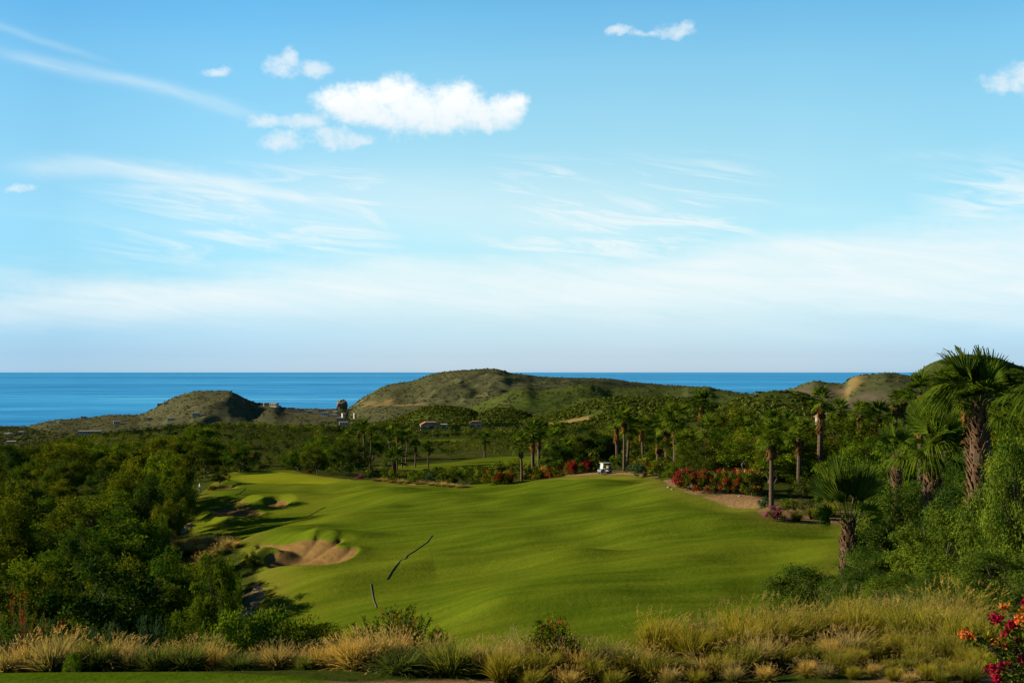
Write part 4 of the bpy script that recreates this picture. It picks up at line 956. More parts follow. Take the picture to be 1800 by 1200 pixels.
near_palm(1640, 36, 800, 0, .34, .14, 1.2, [(k, y + 75, p - 4, r, s) for k, y, p, r, s in big], 'drooping fan palm just left of the tallest one, trunk hidden', .92, 13)
yg = [('up', -80, 78, 20, 1.15), ('up', 180, 62, 60, 1.15), ('up', 8, 66, -60, 1.2), ('up', 90, 76, 80, 1.1), ('up', 45, 70, -40, 1.1), ('up', 140, 66, 40, 1.15), ('up', -140, 68, 60, 1.0), ('up', -40, 72, -60, 1.05),
      ('up', 200, 74, -60, 1.25), ('up', -10, 80, 80, 1.25), ('up', 170, 83, 10, 1.25), ('arch', 2, 34, 50, .7), ('arch', 176, 30, -50, .7)]
near_palm(1493, 36, 925, 0, .31, .13, .6, yg, 'young fan palm with upright leaves and a short swollen brown trunk', .98, 14)
near_palm(1577, 50, 805, 0, .20, .14, 1.0, [(k, y + 20, p, r, s * .8) for k, y, p, r, s in yg[:9]], 'thin fan palm with a pale trunk between the feathery trees', .9, 15)

# ------------------------------------------------------------------ flowering shrubs
def bract_quads(rng, P_, s):
    n = len(P_); D = unit(rng.normal(size=(n, 3)) + np.array([0, 0, .3])); N = unit(rng.normal(size=(n, 3)))
    return leaf_quads(P_, D, N, s * rng.uniform(.7, 1.3, n), s * .75 * rng.uniform(.7, 1.3, n))
def bougain(seed, R, H, fl, leafL=.07, nfl=34, per=42, fs=.07, mat='leaf', zmax=1.0):
    """meshes of stem, foliage and one blossom mesh per colour: fl = [(material, share)]"""
    rng = np.random.default_rng(seed); q, t, cs = crown_arrays(rng, R, H, H * .15, 34, 120, leafL, leafL * .5, flat=.8)
    st = trunk_quads(rng, H, H * .3, cs, R * .04, 14); ms = [('stem', quads_mesh('stem', st, M['bark'], None, True)), ('foliage', quads_mesh('foliage', q, M[mat], t))]
    for mt, sh in fl:
        pts = []
        for _ in range(int(nfl * sh)):
            c_ = cs[rng.integers(len(cs))]; o_ = unit(c_ - np.array([0, 0, H * .25])) * R * rng.uniform(.12, .30); k = int(per * rng.uniform(.3, .9))
            pts.append(c_ + o_ + rng.normal(size=(k, 3)) * R * .12 * np.array([1.4, 1.4, .7]))
        P_ = np.concatenate(pts); ms.append((dict(crimson='crimson_blossoms', scarlet='crimson_blossoms', red='red_blossoms', orange='orange_blossoms', purple='purple_blossoms')[mt], quads_mesh(mt + '_blossoms', bract_quads(rng, P_, fs), M[mt], rng.random(len(P_)))))
    return ms
def place(name, ms, loc, sc, rz, label, cat, group=None):
    r = empty(name, loc, rz, sc); tag(r, label, cat, group)
    for nm, me in ms: obj(nm, me, r)
    return r
BG = {'cr': bougain(500, 1, 1.1, [('scarlet', .8)], .12, 34, 40, .13), 'ro': bougain(501, 1, 1.1, [('red', .45), ('orange', .22)], .12, 34, 30, .12), 'go': bougain(502, 1, 1.1, [('orange', .22)], .12, 34, 26, .11),
      'pu': bougain(503, 1, 1.0, [('purple', 1.0)], .12, 34, 36, .12), 'rd': bougain(504, 1, 1.0, [('red', .6)], .12, 34, 30, .12)}
for px, py, w, h, k, lb in [
 (1212, 860, 50, 36, 'cr', 'crimson bougainvillea at the left end of the red hedge'), (1240, 862, 46, 36, 'cr', 'crimson bougainvillea second in the red hedge'), (1268, 866, 44, 38, 'ro', 'red and orange bougainvillea in the middle of the red hedge'),
 (1294, 868, 46, 40, 'ro', 'orange tinged bougainvillea right of the hedge middle'), (1322, 872, 50, 44, 'go', 'dark bougainvillea with a few orange blossoms at the hedge end'), (1363, 913, 34, 24, 'pu', 'small purple bougainvillea at the foot of the palm on the dirt edge'),
 (868, 851, 36, 26, 'rd', 'red bougainvillea at the fairway edge left of the slender palm'), (893, 848, 34, 22, 'rd', 'low red bush touching the left side of the slender palm'), (945, 842, 40, 18, 'go', 'dull green bush with orange tips right of the slender palm'),
 (975, 838, 40, 18, 'rd', 'low red bush between the slender palm and the golf cart'), (1008, 833, 34, 24, 'cr', 'bright crimson bush left of the golf cart'), (1034, 828, 30, 22, 'cr', 'crimson bush touching the left side of the golf cart'),
 (1118, 826, 32, 18, 'rd', 'red bush right of the slim palm pair'), (1140, 828, 30, 16, 'rd', 'second red bush right of the slim palm pair'), (634, 842, 16, 9, 'pu', 'small purple bush at the end of the putting green'),
 (376, 861, 18, 8, 'ro', 'small reddish bush beside the person in blue'), (546, 831, 16, 8, 'rd', 'small red bush behind the putting green')]:
    gp = ground_pt(px, py, 60); sc = w / F * gp.y / 2.5; place('bougainvillea', BG[k], gp, (sc, sc, h / F * gp.y / 1.25), random.uniform(0, 6.28), lb, 'flowering bush')
for px, d, row, w, k, lb in [(418, 335, 785, 22, 'cr', 'leftmost pink bush on the slope behind the putting green'), (450, 330, 790, 22, 'rd', 'red bush right of the leftmost pink bush behind the green'), (448, 300, 800, 24, 'cr', 'low pink bush below the red bush behind the green')]:
    l = at(px, d); z = -(row - HY) / F * d; sc = w / F * d / 2.2; l.z = max(l.z, z - 1.4 * sc); place('bougainvillea', BG[k], l, (sc, sc, sc), 1.0, lb, 'flowering bush')
# shrubs along the dirt edges
for j, (px, py, w, h, k, lb) in enumerate([
 (1385, 900, 36, 26, 1, 'green shrub right of the purple bougainvillea'), (1418, 905, 40, 28, 3, 'yellow green shrub on the right dirt bed'), (1450, 903, 44, 36, 1, 'taller green shrub on the right dirt bed'), (1345, 895, 30, 22, 2, 'grey green shrub at the foot of the dirt edge palm'),
 (1408, 875, 50, 36, 3, 'yellowish shrub behind the right dirt bed'), (1532, 896, 54, 44, 0, 'dark shrub at the end of the right dirt bed'), (1475, 880, 56, 44, 1, 'green shrub behind the young palm leaves'), (1120, 840, 46, 26, 2, 'grey green shrub between the cart path and the palms'),
 (1160, 838, 46, 32, 0, 'dark shrub left of the red hedge'), (1180, 842, 36, 26, 1, 'small bright shrub touching the red hedge'), (1085, 826, 30, 30, 1, 'bright green shrub just right of the golf cart'), (905, 838, 40, 34, 0, 'dark shrub behind the slender palm'),
 (820, 850, 44, 30, 1, 'broad bright shrub below the far fairway strip'), (785, 852, 40, 28, 0, 'dark shrub left of the broad bright shrub'), (410, 1068, 44, 26, 1, 'bright round shrub on the sandy path by the trees'), (845, 850, 40, 26, 0, 'dark shrub beside the red bougainvillea'),
 (440, 1000, 40, 34, 0, 'small dark shrub at the left shoulder of the big bunker'), (300, 948, 34, 20, 3, 'low yellowish shrub above the dry grass bank'), (735, 850, 40, 26, 1, 'light shrub behind the dry grass strip'), (690, 846, 34, 22, 0, 'dark shrub behind the left end of the dry grass strip'), (760, 850, 30, 20, 2, 'small grey shrub behind the dry grass strip')]):
    gp = ground_pt(px, py, 40); pr = BUSH[k]; s = w / F * gp.y / 2.3
    plant('shrub', pr, gp, (s, s, h / F * gp.y / pr[2] * .95), random.uniform(0, 6.28), lb, 'shrub')

# ------------------------------------------------------------------ grass clumps
def tuft(seed, n, Lm, spread, lean, nseed, wid=.011, curl=.9, base_r=.2, wind=.25):
    rng = np.random.default_rng(seed); st = 4; a = rng.uniform(0, 6.28, n); tilt = np.abs(rng.normal(size=n)) * spread; L = Lm * rng.uniform(.55, 1.15, n)
    P0 = np.stack([np.cos(a), np.sin(a), np.zeros(n)], 1) * (base_r * np.sqrt(rng.random(n)))[:, None]
    dirh = np.stack([np.cos(a), np.sin(a), np.zeros(n)], 1) + rng.normal(size=(n, 3)) * np.array([.5, .5, 0]); dirh = unit(dirh)
    pts = []; p = P0.copy(); th = tilt.copy()
    for k in range(st + 1):
        pts.append(p.copy()); dv = dirh * np.sin(th)[:, None] + np.array([0, 0, 1.0]) * np.cos(th)[:, None] + np.array([wind * k / st * .6, 0, 0]); p = p + unit(dv) * (L / st)[:, None]; th = th + curl * rng.uniform(.5, 1.3, n) / st * (.5 + tilt)
    pts = np.stack(pts, 1); sd_ = unit(np.cross(dirh, np.array([0, 0, 1.0])) + rng.normal(size=(n, 3)) * .5)
    w = wid * np.array([1, .95, .8, .5, .08]); q = []
    A = pts[:, :-1] - sd_[:, None] * w[None, :-1, None]; B = pts[:, :-1] + sd_[:, None] * w[None, :-1, None]; C_ = pts[:, 1:] + sd_[:, None] * w[None, 1:, None]; E = pts[:, 1:] - sd_[:, None] * w[None, 1:, None]
    Q = np.stack([A, B, C_, E], 2).reshape(-1, 4, 3); al = np.linspace(0, 1, st + 1); lo, hi = al[:-1], al[1:]
    AL = np.tile(np.stack([lo, lo, hi, hi], 1)[None], (n, 1, 1)).reshape(-1, 4); T = np.repeat(np.clip(rng.random(n), 0, 1), st)
    ms = [('blades', Q, T, AL)]
    if nseed:
        k = np.argsort(-L)[:nseed]; tip = pts[k, -1]; ax = unit(pts[k, -1] - pts[k, -2] + rng.normal(size=(nseed, 3)) * .15 + np.array([.15, 0, .1])); m = 30; sl = Lm * rng.uniform(.16, .28, nseed)
        u = rng.uniform(-.25, 1, (nseed, m)); rad = unit(rng.normal(size=(nseed, m, 3))); Pp = tip[:, None] + ax[:, None] * (u * sl[:, None])[..., None]
        D = unit(ax[:, None] * .9 + rad * .7); hl = (.045 * (1.15 - np.abs(u - .35)))[..., None] * Lm
        q2 = leaf_quads(Pp.reshape(-1, 3), D.reshape(-1, 3), rad.reshape(-1, 3), hl.reshape(-1), np.full(nseed * m, .010 * Lm))
        ms.append(('seed_heads', q2, rng.random(nseed * m), None))
    return ms
def tuft_meshes(seed, mat, *a, **k):
    o_ = []
    for nm, Q, T, AL in tuft(seed, *a, **k): o_.append((nm, quads_mesh(nm, Q, M[mat] if nm == 'blades' else M['seed_gold' if mat == 'gold_blade' else 'seed'], T, False, AL)))
    return o_
TUFT = {'tan': [tuft_meshes(600 + i, 'grass_blade', 850, .95, .42, .3, 70, base_r=.22) for i in range(5)], 'gold': [tuft_meshes(610 + i, 'gold_blade', 1150, .98, .30, .3, 48, base_r=.30, wind=.35) for i in range(4)],
        'green': [tuft_meshes(620 + i, 'green_blade', 900, .85, .40, .3, 0, base_r=.28) for i in range(2)], 'dark': [tuft_meshes(630, 'green_blade', 950, .75, .55, .3, 0, base_r=.25, curl=1.3)]}
LMF = [(15, 'left corner'), (90, 'red spiked shrub'), (190, 'blue green shrubs'), (300, 'dark middle shrubs'), (400, 'leafy green shrub'), (500, 'middle leafy shrub'), (590, 'dark rounded shrub'),
       (690, 'red flowered bush'), (800, 'fairway edge'), (960, 'pink speckled grass'), (1120, 'bank start'), (1250, 'bank shoulder'), (1400, 'dark feathery tree'), (1500, 'young fan palm'), (1600, 'bare earth patch'), (1700, 'orange blossoms'), (1790, 'right corner')]
def front_label(px, noun, row):
    nm = min(LMF, key=lambda q: abs(q[0] - px))[1]; q0 = min(LMF, key=lambda q: abs(q[0] - px))[0]
    side = 'under' if abs(px - q0) < 12 else ('left of' if px < q0 else 'right of')
    key = (noun, row, side, nm); used_labels[key] = used_labels.get(key, 0) + 1
    return f"{ORD[min(used_labels[key]-1, 19)]}{noun} in the {row}, {side} the {nm}"
def grass(px, d, hpx, kind, row, sq=1.0):
    if 370 < px < 605: hpx *= .82
    if 605 <= px < 1165: hpx *= .86
    if px >= 1165: hpx *= float(np.interp(px, [1165, 1300, 1450, 1800], [.66, .86, .93, .93]))
    hpx *= random.uniform(.86, 1.14)
    l = at(px, d); s = hpx / F * d / (1.30 if kind in ('tan', 'gold') else .95); i = random.randrange(len(TUFT[kind]))
    noun = {'tan': 'straw coloured grass clump', 'gold': 'golden green grass clump', 'green': 'green grass clump', 'dark': 'dark green grass mound'}[kind]
    return place('fountain_grass', TUFT[kind][i], l, (s * sq, s * sq, s), random.uniform(0, 6.28) if kind != 'gold' else random.uniform(-.6, .6), front_label(px, noun, row), 'grass clump', 'fountain grass clumps along the bottom')
random.seed(21)
for px, d, h, k, sq in [(8, 17, 62, 'tan', 1), (48, 17.3, 70, 'tan', 1.1), (92, 17, 88, 'tan', 1.15), (130, 18, 70, 'gold', 1.0), (172, 17.2, 62, 'dark', 1.1), (205, 17.6, 66, 'tan', 1), (236, 17.2, 60, 'tan', 1.1), (276, 17, 46, 'green', 1.2), (300, 17.8, 66, 'tan', 1), (330, 17, 50, 'green', 1.2), (352, 17.6, 66, 'tan', 1.1), (382, 17.4, 58, 'tan', 1), (418, 16.9, 44, 'dark', 1.5),
                        (455, 17.4, 58, 'tan', 1.1), (487, 17.2, 64, 'tan', 1.2), (520, 17.5, 62, 'tan', 1.1), (536, 16.8, 36, 'green', 1.2), (560, 17.2, 66, 'tan', 1.2), (592, 17, 62, 'tan', 1.1),
                        (622, 16.4, 78, 'tan', 1.1), (655, 16.4, 84, 'tan', 1.15), (690, 16.6, 84, 'tan', 1.1), (705, 15.8, 56, 'dark', 1.5), (745, 16, 72, 'dark', 1.3), (760, 16.6, 84, 'tan', 1.1), (790, 15.8, 72, 'green', 1.2), (815, 16.2, 66, 'tan', 1.0), (858, 16, 88, 'tan', 1.1), (885, 15.2, 74, 'gold', 1.1), (905, 16.2, 78, 'tan', 1.1),
                        (930, 16, 92, 'tan', 1.0), (955, 15.4, 84, 'gold', 1.1), (985, 16, 86, 'tan', 1.1), (1012, 15.6, 78, 'tan', 1.1), (1040, 15.2, 70, 'gold', 1.1), (1068, 16, 76, 'tan', 1.1), (1098, 15.6, 70, 'gold', 1.1), (1130, 15.6, 76, 'tan', 1.1)]:
    grass(px, d, h, k, 'front row', sq)
for px in range(1165, 1720, 29):
    px_ = px + random.uniform(-7, 7); grass(px_, 18.0 + random.uniform(-.5, .5) - max(0, px - 1600) * .006, random.uniform(74, 98), 'gold', 'tall bank', 1.15)
for px in range(1190, 1700, 36):
    grass(px + random.uniform(-8, 8), 19.4 + random.uniform(-.4, .4), random.uniform(80, 104), random.choice(['gold', 'gold', 'green']), 'bank rear', 1.1)
for px in range(1155, 1530, 38):
    grass(px + random.uniform(-8, 8), 15.6 + random.uniform(-.4, .3), random.uniform(56, 78), random.choice(['tan', 'gold']), 'bank front', 1.1)
for px, d, h, k in [(1180, 14.8, 56, 'tan'), (1225, 14.7, 50, 'gold'), (1290, 14.8, 48, 'tan'), (1345, 14.7, 40, 'tan'), (1420, 14.8, 40, 'tan'), (1000, 14.6, 56, 'tan'), (1080, 14.6, 52, 'gold'), (940, 14.6, 50, 'gold'), (1690, 15.4, 80, 'gold'), (1735, 15.2, 84, 'gold'), (1650, 16.2, 86, 'gold'), (1780, 15.5, 84, 'gold'), (1600, 16.6, 86, 'gold'), (1470, 15.0, 46, 'gold'), (1505, 15.3, 50, 'gold'), (1540, 15.6, 54, 'gold'), (1575, 15.7, 58, 'gold'), (1610, 15.4, 56, 'gold'), (1640, 15.2, 52, 'gold'), (1672, 15.0, 60, 'gold'), (1450, 14.6, 36, 'tan'), (1560, 14.75, 30, 'gold'), (1620, 14.7, 34, 'gold'), (1700, 14.6, 50, 'gold'), (1500, 14.4, 34, 'gold'), (1535, 14.5, 30, 'tan'), (1590, 14.5, 36, 'gold'), (1655, 14.4, 40, 'gold'), (1480, 14.9, 40, 'gold'), (1610, 14.9, 44, 'gold'), (1570, 14.1, 36, 'gold'), (1630, 14.0, 40, 'gold'), (1680, 14.0, 46, 'gold'), (1720, 14.2, 56, 'gold'), (1600, 13.8, 34, 'tan'), (1655, 13.7, 36, 'gold'), (1705, 13.7, 44, 'gold')]:
    grass(px, d, h, k, 'very front', 1.1)
# dry grass bank left of the bunker, and the dry strip at the far edge of the fairway
for px, py, w, h in [(318, 962, 36, 16), (345, 958, 40, 18), (372, 960, 40, 18), (398, 964, 36, 18), (352, 972, 40, 16), (384, 976, 40, 18), (360, 990, 30, 18), (415, 962, 24, 12), (330, 975, 36, 18), (300, 1075, 30, 20), (320, 1082, 26, 18),
                     (664, 845, 24, 5), (676, 846, 20, 6), (692, 847, 30, 5), (704, 849, 18, 7), (719, 849, 28, 6), (734, 851, 22, 5), (744, 851, 28, 7), (758, 853, 20, 6), (771, 854, 26, 6), (779, 855, 18, 8), (793, 856, 28, 6), (806, 857, 18, 5), (816, 857, 24, 6),
                     (1290, 862, 34, 26), (1312, 860, 34, 28), (960, 834, 26, 16), (925, 842, 22, 12), (1430, 912, 30, 20), (1460, 908, 30, 22), (1400, 916, 24, 16)]:
    gp = ground_pt(px, py, 40); sc = h / F * gp.y / .95; ms = TUFT['gold' if py > 1000 or px > 900 else 'tan'][px % 3]
    place('dry_grass', ms, gp, (max(sc, w / F * gp.y / 1.2), max(sc, w / F * gp.y / 1.5) * .8, sc), px * .7, where_label(px, gp.y, 'dry yellow grass clump', [(75, 'on the bank'), (112, 'on the dirt bed'), (9999, 'by the far edge')]), 'grass clump', 'dry grass clumps at the edges of the course')

# ------------------------------------------------------------------ front shrubs
def spiky_shrub(seed, n, R, H, mat, L=.05, red=0):
    """upright leafy stems; red > 0 adds that many flower spikes"""
    rng = np.random.default_rng(seed); st, lf, tn, fl = [], [], [], []
    for k in range(n):
        a = rng.uniform(0, 6.28); r = R * math.sqrt(rng.random()); h = H * rng.uniform(.55, 1.05) * (1 - .35 * (r / R) ** 2); b = np.array([math.cos(a) * r * .5, math.sin(a) * r * .5, 0]); t = np.array([math.cos(a) * r * 1.15, math.sin(a) * r * 1.15, h]); m = (b + t) / 2 + np.array([0, 0, h * .12])
        st.append(tube_quads([b, m, t], [.012, .008, .004], 4)); nl = 64; u = rng.uniform(.15, 1, nl)[:, None]; P_ = (1-u)**2 * b + 2*u*(1-u) * m + u*u * t
        D = unit(rng.normal(size=(nl, 3)) + unit(t - b) * .9); lf.append(leaf_quads(P_ + rng.normal(size=(nl, 3)) * .015, D, unit(rng.normal(size=(nl, 3)) + np.array([0, 0, .6])), L * rng.uniform(.7, 1.5, nl), np.full(nl, L * .32))); tn.append(np.clip(rng.uniform(.3, .7) + rng.normal(size=nl) * .15, 0, 1))
        if k < red:
            nf = 26; u = rng.uniform(.72, 1.12, nf)[:, None]; P_ = b + (t - b) * u + np.array([0, 0, h * .02]); fl.append(bract_quads(rng, P_ + rng.normal(size=(nf, 3)) * .018, .032))
    ms = [('stem', quads_mesh('stem', np.concatenate(st), M['bark'])), ('foliage', quads_mesh('foliage', np.concatenate(lf), M[mat], np.concatenate(tn)))]
    if fl: q = np.concatenate(fl); ms.append(('red_blossoms', quads_mesh('red_blossoms', q, M['red'], RNG.random(len(q)))))
    return ms
SP = [spiky_shrub(700, 90, .75, 1.05, 'grey_leaf', .085), spiky_shrub(701, 100, .85, .95, 'grey_leaf', .085)]
for px, d, top, w, k, lb in [(70, 21, 1090, 110, 0, 'blue green shrub below the red spiked shrub'), (140, 20.5, 1098, 110, 1, 'second blue green shrub from the left edge'), (185, 21, 1095, 100, 0, 'blue green shrub with feathery tops third from the left edge'), (265, 21, 1082, 100, 0, 'tallest blue green shrub left of the leafy green shrub'), (228, 20, 1108, 90, 1, 'low blue green shrub between the taller ones'), (20, 20, 1110, 90, 1, 'blue green shrub at the left edge of the photo')]:
    l = at(px, d); s = w / F * d / 2.0; h = -(top - HY) / F * d - l.z; place('shrub', SP[k], l, (s, s, max(h, .6) / 1.02), random.uniform(0, 6.28), lb, 'shrub')
SR = spiky_shrub(710, 34, .8, 1.25, 'leaf', .07, 20)
l = at(40, 19.2); h = -(1046 - HY) / F * 19.2 - l.z; place('flowering_shrub', SR, l, (.85, .85, h / 1.25), .4, 'tall shrub with red flower spikes at the left edge', 'flowering bush')
SB = spiky_shrub(711, 130, 1.0, 1.1, 'leaf', .075, 7); l = at(700, 19.5); h = -(1066 - HY) / F * 19.5 - l.z; place('flowering_shrub', SB, l, (.95, .8, h / 1.1), 2.2, 'dark green bush with scattered red flowers above the grass clumps', 'flowering bush')
SB2 = spiky_shrub(712, 60, 1.0, .9, 'leaf', .07, 2); l = at(612, 19.8); h = -(1092 - HY) / F * 19.8 - l.z; place('flowering_shrub', SB2, l, (.75, .75, h / .95), 1.2, 'low bush with a few red flowers left of the red flowered bush', 'flowering bush')
LG = make_tree_proto(720, 1.0, 1.0, .2, 46, 90, .085, .05, M['lush'], nlimb=16, r0=.03, flat=.7); LG2 = make_tree_proto(721, 1.0, 1.0, .2, 46, 110, .06, .035, M['leaf'], nlimb=16, r0=.03, flat=.7)
for px, d, top, w, pr, lb in [(408, 18.6, 1090, 120, LG, 'bright leafy green shrub left of the round dark bush'), (545, 18.8, 1094, 120, LG2, 'dark rounded shrub between the leafy shrub and the red flowered bush'), (470, 19.0, 1086, 120, LG, 'bright green shrub in the middle of the front shrubs'), (770, 19.4, 1108, 60, LG2, 'small dark shrub right of the red flowered bush'), (128, 16.2, 1160, 36, LG, 'small leafy weed at the edge of the mown tee'), (330, 20.5, 1098, 90, LG2, 'dark shrub between the blue green shrubs and the leafy shrub')]:
    l = at(px, d); h = -(top - HY) / F * d - l.z; s = w / F * d / 2.2; plant('shrub', pr, l, (s, s, max(h, .3)), random.uniform(0, 6.28), lb, 'shrub')
# pink specks in the grass
pg = bougain(730, .5, .5, [('crimson', .5)], .05, 24, 12, .03); place('bougainvillea', pg, at(968, 15.9), (1.0, 1.0, 1.5), 0, 'sprawling pink flowered plant inside the straw grass', 'flowering bush')
# near bougainvillea at the right edge
rng = np.random.default_rng(740); root = empty('bougainvillea', at(1800, 10.5)); tag(root, 'near bougainvillea with orange and crimson clusters on arching branches', 'flowering bush'); lz = root.location
tw, lf, tn, BL = [], [], [], {'crimson': [], 'orange': []}
def near_pt(px, py, d): return np.array([(px - CX) / F * d - lz.x, d - lz.y, -(py - HY) / F * d - lz.z])
for px, py, d, colr, n, r in [(1697, 1113, 10.4, 'orange', 90, .075), (1704, 1116, 10.35, 'orange', 40, .05), (1752, 1087, 10.6, 'crimson', 90, .075), (1780, 1098, 10.5, 'crimson', 80, .08), (1766, 1066, 10.7, 'orange', 30, .05), (1797, 1090, 10.4, 'orange', 80, .075), (1800, 1074, 10.5, 'orange', 30, .05), (1747, 1128, 10.5, 'orange', 18, .05), (1768, 1112, 10.5, 'crimson', 14, .06), (1745, 1176, 10.2, 'crimson', 55, .08), (1765, 1168, 10.3, 'crimson', 40, .06), (1752, 1192, 10.2, 'crimson', 40, .06), (1797, 1157, 10.3, 'crimson', 50, .06), (1800, 1058, 10.8, 'crimson', 30, .05), (1788, 1125, 10.6, 'crimson', 16, .06), (1835, 1100, 10.5, 'crimson', 90, .1), (1765, 1134, 10.5, 'orange', 14, .04)]:
    tip = near_pt(px, py, d); base_ = np.array([rng.uniform(-.1, .3), rng.uniform(-.2, .2), 0]); mid_ = np.array([tip[0] * .35 + .25, tip[1] * .5, tip[2] * .75 + .12]); u = np.linspace(0, 1, 12)[:, None]; ptl = (1-u)**2 * base_ + 2*u*(1-u) * mid_ + u*u * tip
    tw.append(tube_quads(ptl, np.linspace(.016, .004, 12), 5)); m = 70; u = rng.uniform(.35, 1, m)[:, None]; P_ = (1-u)**2 * base_ + 2*u*(1-u) * mid_ + u*u * tip + rng.normal(size=(m, 3)) * .045
    lf.append(leaf_quads(P_, rng.normal(size=(m, 3)), unit(rng.normal(size=(m, 3)) + np.array([0, 0, 1.])), rng.uniform(.05, .085, m), rng.uniform(.03, .045, m))); tn.append(rng.random(m))
    n = int(n * 1.7); P_ = tip + unit(rng.normal(size=(n, 3))) * rng.uniform(.3, 1.25, (n, 1)) * r * np.array([.85, .7, .6]); BL[colr].append(bract_quads(rng, P_, .036))
obj('stem', quads_mesh('stem', np.concatenate(tw), M['bark']), root); obj('foliage', quads_mesh('foliage', np.concatenate(lf), M['leaf'], np.concatenate(tn)), root)
for k in BL: q = np.concatenate(BL[k]); obj(k + '_blossoms', quads_mesh(k + '_blossoms', q, M[k], rng.random(len(q))), root)

# ------------------------------------------------------------------ things on the course
def line_strip(pts, name, label, r=.11, dmin=40):
    P_ = march(pts, lambda a, b: ground_all(a, b), dmin); fine_ = []
    for (a, b), (c_, e) in zip(P_[:-1], P_[1:]):
        for k in range(8): fine_.append((a + (c_ - a) * k / 8, b + (e - b) * k / 8))
    fine_.append(tuple(P_[-1])); fine_ = np.array(fine_)
    hh = ground_all(CX + F * fine_[:, 0] / fine_[:, 1], fine_[:, 1]); q = tube_quads(np.stack([fine_[:, 0], fine_[:, 1], hh + r * .25], 1), np.full(len(fine_), r), 8)
    tag(obj(name, quads_mesh(name, q, M['hose'])), label, 'drain line')
line_strip([(760, 941), (752, 952), (738, 962), (716, 976), (700, 990), (688, 1005), (680, 1018)], 'drain_line', 'long curved dark line in the grass right of the big bunker', .048)
line_strip([(652, 1026), (654, 1040), (657, 1055), (662, 1068)], 'drain_line', 'short dark line below the long curved dark line', .042)
line_strip([(571, 891), (560, 897), (548, 904), (538, 909)], 'drain_line', 'dark straight line in the grass above the big bunker', .055, 60)
line_strip([(431, 857), (427, 863), (420, 868), (413, 870)], 'drain_line', 'small dark line beside the grey bunker by the green', .05, 60)
# flagstick
gp = ground_pt(432, 846, 120); mb = MB(); mb.tube([(0, 0, -.1), (0, 0, 1.1), (0, 0, 2.3)], [.022, .02, .018], 8); fr = empty('flagstick', gp); tag(fr, 'thin dark flagstick standing on the putting green', 'flagstick')
mb.build('pole', M['black'], fr); mb = MB(); mb.tube([(0, 0, -.02), (0, 0, .012)], [.075, .075], 12); mb.build('cup_rim', M['white'], fr)
# bunker rake
gp = ground_pt(452, 964, 40); rk = empty('bunker_rake', gp + Vector((0, 0, .05)), .25); tag(rk, 'pale rake lying at the left tip of the big bunker', 'rake')
mb = MB(); mb.tube([(-.2, 0, 0), (1.4, .1, .04)], .03, 6); mb.build('handle', M['cream_wall'], rk); mb = MB(); mb.box((-.22, 0, 0), (.05, .6, .05)); [mb.box((-.22, -.27 + .06 * k, -.05), (.02, .015, .09)) for k in range(10)]; mb.build('rake_head', M['cream_wall'], rk)
# golf cart
gp = ground_pt(1063, 832.5, 60); cart = empty('golf_cart', gp + Vector((0, 0, .02)), math.radians(205), .86); tag(cart, 'white roofed golf cart parked on the path among red bushes', 'golf cart')
mb = MB(); mb.prism([(-1.15, .32), (-1.15, .78), (-.62, .80), (-.55, .42), (.35, .38), (.48, .86), (.62, .90), (1.02, .70), (1.14, .50), (1.12, .30)], -.55, .55); body = mb.build('body', M['cart_body'], cart, bevel=.03)
mb = MB(); mb.box((.0, 0, .30), (2.0, .95, .14)); mb.build('chassis', M['black'], cart, bevel=.02)
mb = MB(); mb.box((-.12, 0, 1.84), (1.75, 1.18, .09), 0, .94); mb.build('roof', M['cart_white'], cart, bevel=.025)
for sx, sx2, sy in ((.52, .62, .5), (.52, .62, -.5), (-.85, -.95, .5), (-.85, -.95, -.5)): mb = MB(); mb.tube([(sx2, sy, .8), (sx, sy, 1.82)], .022, 8); mb.build('roof_post', M['black'], cart)
mb = MB(); mb.add([(.66, -.48, .9), (.66, .48, .9), (.56, .48, 1.76), (.56, -.48, 1.76), (.65, -.48, .9), (.65, .48, .9), (.55, .48, 1.76), (.55, -.48, 1.76)], [(0, 1, 2, 3), (7, 6, 5, 4), (0, 4, 5, 1), (3, 2, 6, 7), (1, 5, 6, 2), (0, 3, 7, 4)]); mb.build('windshield', M['glass'], cart)
mb = MB(); mb.box((-.32, 0, .82), (.52, 1.0, .14)); mb.build('seat', M['seat_vinyl'], cart, bevel=.04); mb = MB(); mb.box((-.60, 0, 1.12), (.12, 1.0, .42), 0, .95); mb.build('backrest', M['seat_vinyl'], cart, bevel=.04)
mb = MB(); mb.tube([(.52, .25, .85), (.34, .25, 1.08)], .02, 8); ring = [(.33 + .10 * math.cos(a) * .5, .25 + .17 * math.sin(a), 1.09 + .14 * math.cos(a)) for a in np.linspace(0, 6.283, 17)]; mb.tube(ring, .018, 6, False); mb.build('steering_wheel', M['black'], cart)
for sx, sy in ((.82, .5), (.82, -.5), (-.78, .5), (-.78, -.5)):
    mb = MB(); mb.tube([(sx, sy - .11, .23), (sx, sy - .10, .23), (sx, sy + .10, .23), (sx, sy + .11, .23)], [.19, .23, .23, .19], 20); w_ = mb.build('wheel', M['black'], cart, smooth=False); mb = MB(); mb.tube([(sx, sy - .115, .23), (sx, sy + .115, .23)], .12, 14); mb.build('rim', M['steel'], w_)
for sy in (.22, -.22):
    bag = MB(); bag.tube([(-.92, sy, .55), (-.98, sy, 1.0), (-1.02, sy, 1.35)], [.12, .14, .15], 12); bg_ = bag.build('golf_bag', M['black'], cart)
for sy in (.36, -.36): mb = MB(); mb.tube([(1.10, sy, .60), (1.13, sy, .60)], .06, 12); mb.build('headlight', M['white'], cart)

